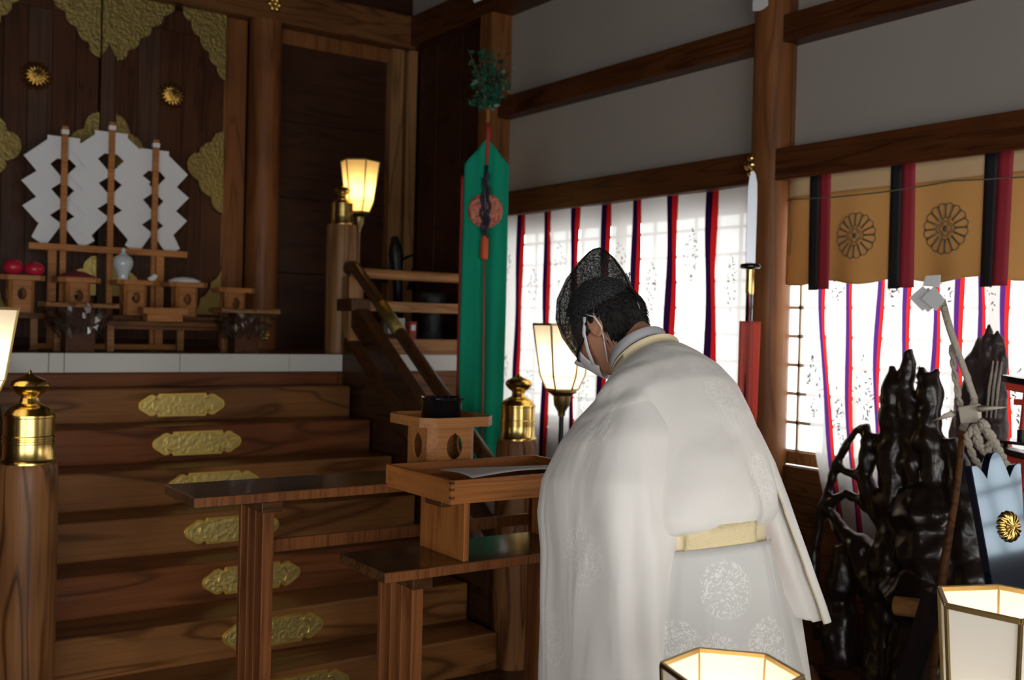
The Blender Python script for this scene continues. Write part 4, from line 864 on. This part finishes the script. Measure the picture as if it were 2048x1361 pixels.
# two small torii at the right edge
def torii(x, y, zt, w, h, label):
    t = thing('miniature_torii', label, 'shrine gate', (x, y, zt - h), 'miniature torii')
    def lintel(m, z, w, th, up, dx=.03):
        pts = []
        N = 12; bot = [(-w + 2 * w * k / N, z + up * ((2 * k / N - 1) ** 2)) for k in range(N + 1)]; top = [(a * 1.03, b + th) for a, b in bot[::-1]]
        pl = bot + top; n = len(pl); m.add([(x - dx, y + a, b) for a, b in pl] + [(x + dx, y + a, b) for a, b in pl], [tuple(range(n)), tuple(range(2 * n - 1, n - 1, -1))] + [(i, (i + 1) % n, n + (i + 1) % n, n + i) for i in range(n)])
    m = MB(); lintel(m, zt - .02, w, .02, .012); m.build('top_lintel', BLACK, t, bevel=.002)
    m = MB(); lintel(m, zt - .045, w * .93, .024, .010, .022); m.box(x - .010, x + .010, y - w * .8, y + w * .8, zt - h * .42, zt - h * .42 + .018); m.box(x - .008, x + .008, y - .012, y + .012, zt - h * .42, zt - .03); m.build('lower_lintel', RED, t, bevel=.001)
    for s in (-1, 1):
        MB().tube([(x, y + s * w * .62, zt - h + .03), (x, y + s * w * .55, zt - .03)], .011, 12).build('pillar', RED, t, smooth=40)
        MB().lathe([(.016, zt - h), (.016, zt - h + .035)], (x, y + s * w * .62, 0), 16).build('pillar_foot', BLACK, t)
torii(3.18, 1.665, 1.372, .150, .192, 'upper of two small black-topped vermilion torii at the right edge')
torii(3.16, 1.665, 1.145, .128, .29, 'lower of two small black-topped vermilion torii at the right edge')
t = thing('display_stand', 'tall thin dark stand carrying the small torii at the right edge', 'stand', (3.17, 1.66, 0))
MB().box(3.12, 3.23, 1.49, 1.84, .835, .855).build('shelf', BLACK, t, bevel=.002); MB().box(3.13, 3.235, 1.49, 1.84, 1.17, 1.18).build('shelf', BLACK, t, bevel=.002)
for y in (1.49, 1.825): MB().box(3.215, 3.23, y, y + .015, 0, 1.17).build('leg', BLACK, t)
# logs and dark trestle low on the right
t = thing('log', 'short pale-ended log lying low among the dark stands', 'log', (2.9, 1.9, .6))
a = Vector((2.93, 2.02, .635)); b = Vector((3.02, 1.72, .655)); m = MB(); m.tube([a, b], .030, 20); m.build('round_timber', LOGW, t, smooth=40)
t = thing('trestle', 'dark wooden trestle standing in the shadow under the pale-ended log', 'trestle', (2.97, 1.87, 0))
m = MB(); m.bar((2.97, 1.84, 0), (2.97, 1.84, .60), .045, .045); m.build('leg', BLACK, t); m = MB(); m.bar((2.965, 1.95, 0), (2.965, 1.95, .585), .045, .045); m.build('leg', BLACK, t)
tag(MB().bar((2.56, 1.86, .02), (2.60, 1.67, .80), .045, .045).build('dark_pole', BLACK), 'black slanting pole beside the lacquered board, left of the corner lantern', 'pole')
t = thing('driftwood_root', 'low rough reddish-brown root block on the floor beside the robe', 'root', (2.7, 2.35, 0))
blob('root_wood', [([(2.62, 2.5, .08), (2.70, 2.40, .22), (2.78, 2.25, .34), (2.80, 2.15, .1)], [.08, .10, .07, .06]), ([(2.7, 2.4, .1), (2.74, 2.55, .35), (2.84, 2.62, .50)], [.09, .05, .03])], wood('root_wood_red', (.10, .045, .025), (.05, .02, .012), 2, .5), t, .02)

# ================================================================== PRIEST
PX, PY = 1.65, 1.60
person = thing('person', 'bowing person seen from behind in white ceremonial robe and tall black gauze cap', 'person', (PX, PY, 0))
def L(x, y, z): return Vector((PX + x, PY + y, z))
H = L(.022, .378, 1.500)
yaw, pit = math.radians(22), math.radians(36)
RM = Matrix.Rotation(yaw, 3, 'Z') @ Matrix.Rotation(-pit, 3, 'X')
def HP(x, y, z): return H + RM @ Vector((x, y, z))
def headpt(d, s=1.0, ex=0):
    x, y, z = d; X = .076 * x; Y = .098 * y; Z = .122 * z
    if z < 0:
        q = -z; X *= 1 - .30 * q ** 1.3; Y *= (1 - .42 * q) if y < 0 else (1 - .10 * q); Y += .012 * q
    else: Y -= .006 * z
    nose = math.exp(-((x / .16) ** 2 + ((z + .12) / .22) ** 2)) * (y > 0); Y += .022 * nose
    for sx in (-.42, .42): Y -= .007 * math.exp(-(((x - sx) / .2) ** 2 + ((z - .08) / .14) ** 2)) * (y > 0)
    v = Vector((X, Y, Z)) * s
    if ex: v += Vector((x, y, z)).normalized() * ex
    return v
def dirs(n, m_):
    for j in range(m_ + 1):
        ph = PI * j / m_
        for k in range(n):
            th = 2 * PI * k / n; yield (math.sin(ph) * math.cos(th), math.sin(ph) * math.sin(th), -math.cos(ph)), j, k
m = MB(); N, Mn = 48, 32; vs = [HP(*headpt(d)) for d, j, k in dirs(N, Mn)]
m.add(vs, [(j * N + k, j * N + (k + 1) % N, (j + 1) * N + (k + 1) % N, (j + 1) * N + k) for j in range(Mn) for k in range(N)])
for s in (-1, 1):   # ears
    rim = [HP(s * (.078 + .010 * (1 - math.cos(t)) * .5), -.008 - .017 * math.sin(t) * .9, .004 + .031 * math.cos(t)) for t in [i * 2 * PI / 14 for i in range(15)]]
    m.tube(rim, .0052, 8); e = HP(s * .079, -.006, .002); m.sphere(e, .018, 8, (.5, .8, 1.3))
m.tube([HP(0, -.022, -.03), HP(0, -.045, -.075), L(.01, .26, 1.41), L(.0, .20, 1.33)], [.056, .055, .060, .075], 18)
# trunk, legs, arms
m.rings([[L(cx + a * math.cos(t), cy + b * math.sin(t) * math.cos(ta), z - b * math.sin(t) * math.sin(ta)) for t in [i * 2 * PI / 24 for i in range(24)]] for cx, cy, z, a, b, ta in
         [(0, -.02, .82, .15, .10, 0), (0, -.02, .95, .165, .115, 0), (0, 0, 1.05, .14, .10, .1), (0, .05, 1.18, .15, .105, .35), (0, .12, 1.30, .16, .10, .55), (0, .18, 1.38, .12, .08, .7)]])
for s in (-1, 1):
    m.tube([L(s * .085, -.02, .88), L(s * .095, .0, .65), L(s * .10, .02, .48), L(s * .10, -.01, .28), L(s * .10, -.02, .09)], [.085, .075, .055, .05, .036], 14)
    m.tube([L(s * .10, -.05, .045), L(s * .10, .04, .045), L(s * .105, .13, .03)], [.032, .036, .022], 12)
    m.tube([L(s * .095, .15, 1.325), L(s * .13, .14, 1.25), L(s * .170, .15, 1.12), L(s * .11, .27, 1.08), L(s * .055, .375, 1.085)], [.042, .044, .038, .032, .024], 14)
    pc = L(s * .030, .405, 1.095); m.tube([L(s * .055, .375, 1.085), pc, L(s * .018, .43, 1.10)], [.024, .032, .028], 12, .6)
    for f in range(4):
        z = 1.125 - .017 * f; ln = (.85, 1, .95, .78)[f]; b0 = L(s * .018, .428, z)
        m.tube([b0, b0 + Vector((-s * .018 * ln, .030 * ln, .002)), b0 + Vector((-s * .040 * ln, .036 * ln, 0)), b0 + Vector((-s * .052 * ln, .022 * ln, -.002))], [.0088, .0084, .0078, .0068], 10)
    m.tube([L(s * .038, .395, 1.118), L(s * .020, .405, 1.142), L(s * .002, .420, 1.150)], [.011, .0095, .008], 10)
body = m.build('body', SKIN, person, remesh=.0055)
m = MB()
for sx in (-1, 1): m.sphere(HP(sx * .031, .080, .012), .0125, 10)
m.build('eye', mat('eye_white', (.75, .72, .70), .2), person, smooth='all')
# hair
m = MB(); N, Mn = 96, 64; rnd = random.Random(2); vs = []; keep = []
for d, j, k in dirs(N, Mn):
    vs.append(HP(*headpt(d, 1.0, .0095 + .0018 * math.sin(k * 2.7 + j) + rnd.uniform(-.0012, .0012)))); x, y, z = d
    lim = -.56 if y < -.35 else (-.56 + (y + .35) / .25 * .46 if y < -.1 else (-.10 + (y + .1) * .9)); lim += .05 * math.sin(k * 1.9) ; keep.append(z > lim and y < .66)
fs = []
for j in range(Mn):
    for k in range(N):
        f = (j * N + k, j * N + (k + 1) % N, (j + 1) * N + (k + 1) % N, (j + 1) * N + k)
        if all(keep[i] for i in f): fs.append(f)
m.add(vs, fs)
for i in range(340):   # short bristly strands at crown and nape
    th = rnd.uniform(PI * 1.02, PI * 1.98); ph = rnd.uniform(.55, 1.95); d = (math.sin(ph) * math.cos(th), math.sin(ph) * math.sin(th), math.cos(ph)); b = HP(*headpt(d, 1, .008)); tip = HP(*headpt((d[0], d[1], d[2] - .14), 1, .0145))
    m.tube([b, tip], [.0016, .0004], 4)
for i in range(5):
    c = HP(-.004 + .012 * i, -.082 - .003 * i, .082); m.tube([c, c + RM @ Vector((.004, -.010, .016)), c + RM @ Vector((.012, -.014, .008)), c + RM @ Vector((.012, -.010, -.004))], .0012, 5)
m.build('hair', HAIR, person, smooth='all', fixn=False)
# mask
def nd(x, z): return (x, math.sqrt(max(.02, 1 - x * x - z * z)), z)
m = MB(); N = 14; m.grid(lambda u, v: HP(*headpt(nd(-.62 + 1.24 * u, -.12 - .62 * v * (1 - .25 * abs(2 * u - 1) ** 2)), 1.0, .003 + .009 * math.cos((u - .5) * PI))), 18, 10)
mk = m.build('face_mask', MASKM, person, smooth='all', solid=.0012)
for s in (-1, 1):
    m = MB(); m.tube([HP(s * .082, .006, .036), HP(s * .081, .030, .004), HP(s * .077, .046, -.035), HP(s * .066, .058, -.07)], .0062, 8, .25); m.build('ear_loop', MASKM, mk, smooth='all'); m = MB()
    m.tube([HP(s * .084, -.004, .037), HP(s * .092, -.022, .016), HP(s * .088, -.022, -.014), HP(s * .078, -.006, -.038), HP(s * .066, .020, -.085)], .0040, 8, .4); m.build('ear_loop', MASKM, mk, smooth='all')
# cap
CP = [((.108, -.028), (-.098, .035), .0815), ((.113, .0), (-.101, .045), .0825), ((.1165, .045), (-.106, .075), .081), ((.108, .095), (-.107, .108), .072), ((.080, .135), (-.106, .138), .058), ((.035, .163), (-.100, .163), .040), ((-.015, .180), (-.090, .180), .022), ((-.045, .187), (-.075, .187), .008)]
rs = []
for F_, B_, w in CP:
    ring = []
    for k in range(48):
        t = 2 * PI * k / 48; c, s_ = math.cos(t), math.sin(t); u = .5 + .5 * s_
        ring.append(HP(w * (abs(c) ** .85) * (1 if c > 0 else -1), B_[0] + (F_[0] - B_[0]) * u, B_[1] + (F_[1] - B_[1]) * u))
    rs.append(ring)
m = MB(); m.rings(rs, cap=False); m.add([p for p in rs[-1]], [tuple(range(48))]); cap = m.build('gauze_cap', GAUZE, person, smooth='all')
m = MB(); m.tube([p for p in rs[0]] + [rs[0][0]], .0030, 8); m.tube([HP(0, a, b) for (a, b) in [(f[0][0], f[0][1]) for f in CP] + [(-.06, .189)] + [(f[1][0], f[1][1]) for f in CP[::-1]]], .0018, 6)
m.tube([HP(-.012, -.101, .05), HP(-.02, -.112, .02), HP(-.03, -.104, -.02)], .0022, 6); m.build('cap_cord', BLACK, cap, smooth='all')
# collars
def ringt(cx, cy, cz, a, b, ta, n=48, fn=None):
    out = []
    for i in range(n):
        t = 2 * PI * i / n; k = 1 + (fn(t) if fn else 0); x, y = a * math.cos(t) * k, b * math.sin(t) * k
        out.append(L(cx + x, cy + y * math.cos(ta), cz - y * math.sin(ta)))
    return out
m = MB(); m.rings([ringt(.012, .230, 1.390, .080, .084, .75), ringt(.014, .252, 1.420, .073, .077, .75), ringt(.016, .266, 1.456, .071, .074, .75)], cap=False); m.build('under_collar', UNDER, person, smooth='all', solid=.004)
m = MB(); m.rings([ringt(.008, .195, 1.372, .105, .112, .78), ringt(.010, .222, 1.408, .092, .096, .78), ringt(.012, .240, 1.430, .084, .086, .78), ringt(.012, .232, 1.426, .088, .090, .78)], cap=False); m.build('collar', COLLARC, person, smooth='all', solid=.003)
# robe
def lc(x, y, z): return (x, y, z)      # person's own coordinates
C_T = [(.02, -.03, 1.38, .05), (.06, -.12, 1.20, .055), (.14, -.05, 1.25, .05), (-.27, .10, 1.02, .06), (-.26, .22, .82, .06), (-.22, .06, .70, .06), (-.20, .10, 1.27, .05), (.30, .0, 1.05, .06)]
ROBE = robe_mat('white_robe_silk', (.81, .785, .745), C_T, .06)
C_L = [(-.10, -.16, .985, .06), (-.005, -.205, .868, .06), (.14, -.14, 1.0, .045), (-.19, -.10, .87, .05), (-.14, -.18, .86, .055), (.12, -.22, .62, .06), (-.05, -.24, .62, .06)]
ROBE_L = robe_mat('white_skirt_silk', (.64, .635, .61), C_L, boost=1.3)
C_S = [(-.33, .20, 1.02, .06), (-.33, .10, .82, .06), (-.33, .25, .70, .06), (-.27, .16, 1.24, .05), (.33, .0, 1.05, .06)]
ROBE_S = robe_mat('white_sleeve_silk', (.81, .785, .745), C_S)
def fold(amp, ks, ph=0, zf=lambda z: 1):
    return lambda t: amp * sum(math.sin(k * t + ph + 1.7 * i) / (1 + .4 * i) for i, k in enumerate(ks))
TR = [(-.025, -.0, 1.064, .140, .120, .24, .02), (-.025, -.0, 1.070, .158, .132, .25, .035), (-.022, .004, 1.094, .170, .142, .26, .035), (-.02, .02, 1.14, .174, .146, .28, .028), (-.015, .045, 1.20, .176, .144, .32, .022), (-.008, .085, 1.27, .178, .140, .48, .016), (-.008, .125, 1.325, .188, .134, .60, .010),
      (-.006, .160, 1.362, .178, .122, .70, .005), (.004, .19, 1.388, .140, .108, .76, .002), (.008, .205, 1.402, .115, .098, .80, 0), (.010, .215, 1.412, .097, .090, .80, 0)]
UP = MB(); UP.rings([ringt(cx, cy, cz, a, b, ta, 96, (lambda t, cz=cz, f=f: f * (math.sin(3 * t + cz * 3) + .7 * math.sin(6 * t + 16 * cz) + .5 * abs(math.sin(5 * t - 9 * cz))) + .010 * math.exp(-((t - 4.1 - (cz - 1.2) * 3) / .13) ** 2) + .012 * math.exp(-((t - 5.25 + (cz - 1.2) * 4) / .15) ** 2))) for cx, cy, cz, a, b, ta, f in TR])
SK = [(-.02, 0, 1.07, .132, .112, .24, .0), (-.02, 0, 1.03, .136, .116, .24, .0), (-.02, -.002, .99, .152, .132, .15, .010), (-.012, -.006, .92, .172, .152, 0, .022), (0, -.01, .80, .192, .172, 0, .032), (.012, -.012, .65, .212, .188, 0, .04), (.02, -.01, .40, .235, .205, 0, .045), (.02, .0, .18, .25, .215, 0, .045), (.02, .0, .05, .255, .22, 0, .045)]
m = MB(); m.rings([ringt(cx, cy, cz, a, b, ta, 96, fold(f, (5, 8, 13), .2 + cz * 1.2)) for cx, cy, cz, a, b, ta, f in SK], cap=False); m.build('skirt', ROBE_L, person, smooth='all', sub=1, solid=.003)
# overlapping rear panel of the robe hanging from the sash
def rp(u, v):
    t = math.radians(-163 + 122 * u); z = 1.035 - .62 * v - (1 - v) * .24 * .13 * math.sin(t); k = 1 + .05 + .11 * v; w = 1 + .02 * math.sin(10 * u + 3 * v) * v
    a, b = (.142 + .062 * min(1, v * 2.0)) * k * w, (.124 + .066 * min(1, v * 2.0)) * k * w
    return L(-.02 + .035 * v + a * math.cos(t), -.003 + b * math.sin(t), z)
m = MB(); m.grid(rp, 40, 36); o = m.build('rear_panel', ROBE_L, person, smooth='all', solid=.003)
m = MB(); m.tube([rp(0, i / 20) for i in range(21)], .0025, 6); m.tube([rp(1, i / 20) for i in range(21)], .0025, 6); m.build('hem_cord', SASH, o, smooth='all')
m = MB(); m.rings([ringt(-.02, -.0, z, .142 + e, .121 + e, .24, 72) for z, e in ((1.080, -.006), (1.076, 0), (1.05, .003), (1.020, .002), (1.014, -.006))], cap=False); sash = m.build('sash', SASH, person, smooth='all')
m = MB(); m.grid(lambda u, v: L(-.02 + .149 * math.cos(math.radians(-146 + 66 * u)), .0 + .128 * math.sin(math.radians(-146 + 66 * u)), 1.080 - .24 * .128 * math.sin(math.radians(-146 + 66 * u)) - .064 * v), 12, 3); m.build('sash_pad', mat('cream_brocade_pad', (.82, .68, .40), .55, bump=(90, .5)), sash, smooth='all', solid=.004)
# sleeves
def sleeve(side, R, nseg=96):
    rs = []
    for (cx, cy, z, a, b, tw, f, tx) in R:
        ring = []
        for i in range(nseg):
            t = 2 * PI * i / nseg; k = 1 + f * 1.25 * (math.sin(5 * t + z * 4) + .6 * math.sin(9 * t - z * 6 + 1) + .5 * abs(math.sin(4 * t + 2 + z * 2)))
            ct, st_ = math.cos(t), math.sin(t); x = a * math.copysign(abs(ct) ** .8, ct) * k; y = b * math.copysign(abs(st_) ** .8, st_) * k
            x, y = x * math.cos(tw) - y * math.sin(tw), x * math.sin(tw) + y * math.cos(tw)
            ring.append(L(side * (cx + x), cy + y, z + tx * y))
        rs.append(ring)
    return rs
LS = [(0.07, 0.175, 1.386, 0.03, 0.05, 0, 0, -0.6), (0.105, 0.165, 1.362, 0.055, 0.085, 0, 0, -0.5), (0.14, 0.15, 1.318, 0.07, 0.115, 0, 0.005, -0.35), (0.166, 0.136, 1.255, 0.078, 0.136, 0, 0.01, -0.2), (0.189, 0.136, 1.17, 0.082, 0.161, 0, 0.016, -0.1), (0.193, 0.134, 1.09, 0.08, 0.172, 0, 0.022, -0.05), (0.19, 0.129, 1, 0.074, 0.168, 0, 0.028, 0), (0.19, 0.128, 0.88, 0.072, 0.17, 0, 0.034, 0), (0.186, 0.124, 0.74, 0.07, 0.178, 0, 0.038, 0), (0.18, 0.118, 0.6, 0.068, 0.186, 0, 0.042, 0), (0.178, 0.116, 0.44, 0.062, 0.192, 0, 0.045, 0)]
RS = [(.060, .175, 1.386, .030, .05, 0, 0, -.6), (.085, .165, 1.362, .055, .080, 0, 0, -.5), (.098, .140, 1.32, .066, .100, 0, .005, -.35), (.112, .115, 1.26, .070, .108, .1, .010, -.2), (.150, .098, 1.19, .070, .108, .15, .016, -.1), (.178, .08, 1.11, .068, .110, .2, .020, 0), (.205, .05, .99, .066, .116, .25, .026, .1), (.226, .035, .91, .064, .122, .3, .030, .2), (.232, .03, .885, .062, .125, .3, .030, .25)]
UP.rings(sleeve(-1, LS))
for sd in (-1, 1): UP.tube([L(sd * .165, .15, 1.12), L(sd * .12, .25, 1.08), L(sd * .07, .345, 1.08)], [.085, .078, .060], 20)
rl_ = sleeve(-1, LS); UP.rings(sleeve(1, RS))
def sheet(rings, t0, t1, flare, name, j0):
    def P(u, v):
        q = j0 + v * (len(rings) - 1 - j0); j = min(int(q), len(rings) - 2); w = q - j; n = len(rings[0]); a = ((t0 + (t1 - t0) * u) / 360 * n) % n; i = int(a); f_ = a - i
        def g(r): return r[i % n].lerp(r[(i + 1) % n], f_)
        p = g(rings[j]).lerp(g(rings[j + 1]), w); c = Vector((0, 0, 0))
        for r in (rings[j], rings[j + 1]):
            for z in r[::12]: c += z / (2 * len(r[::12]))
        d = p - c; d.z = 0; d.normalize(); k = min(1, v / .16); return p + d * (-.008 + (.014 + flare * u ** 4) * k * k * (3 - 2 * k))
    m = MB(); m.grid(P, 60, 60); o = m.build(name, ROBE, person, smooth='all', solid=.002)
    m = MB(); m.tube([P(1, k / 40) for k in range(41)], .0022, 6); m.build('seam', COLLARC, o, smooth='all')
sheet(rl_, 60, -129, .020, 'sleeve', 1.6); sheet(sleeve(1, RS), 60, -100, .008, 'sleeve', 2.2)
UP.build('robe', ROBE, person, remesh=.0075)
RU = [(.13, .10, 1.15, .04, .07, .1, .0, 0), (.165, .07, 1.0, .05, .09, .15, .02, 0), (.200, .04, .88, .056, .10, .2, .03, 0), (.222, .03, .72, .058, .105, .2, .035, 0), (.240, .03, .55, .058, .11, .2, .04, 0)]
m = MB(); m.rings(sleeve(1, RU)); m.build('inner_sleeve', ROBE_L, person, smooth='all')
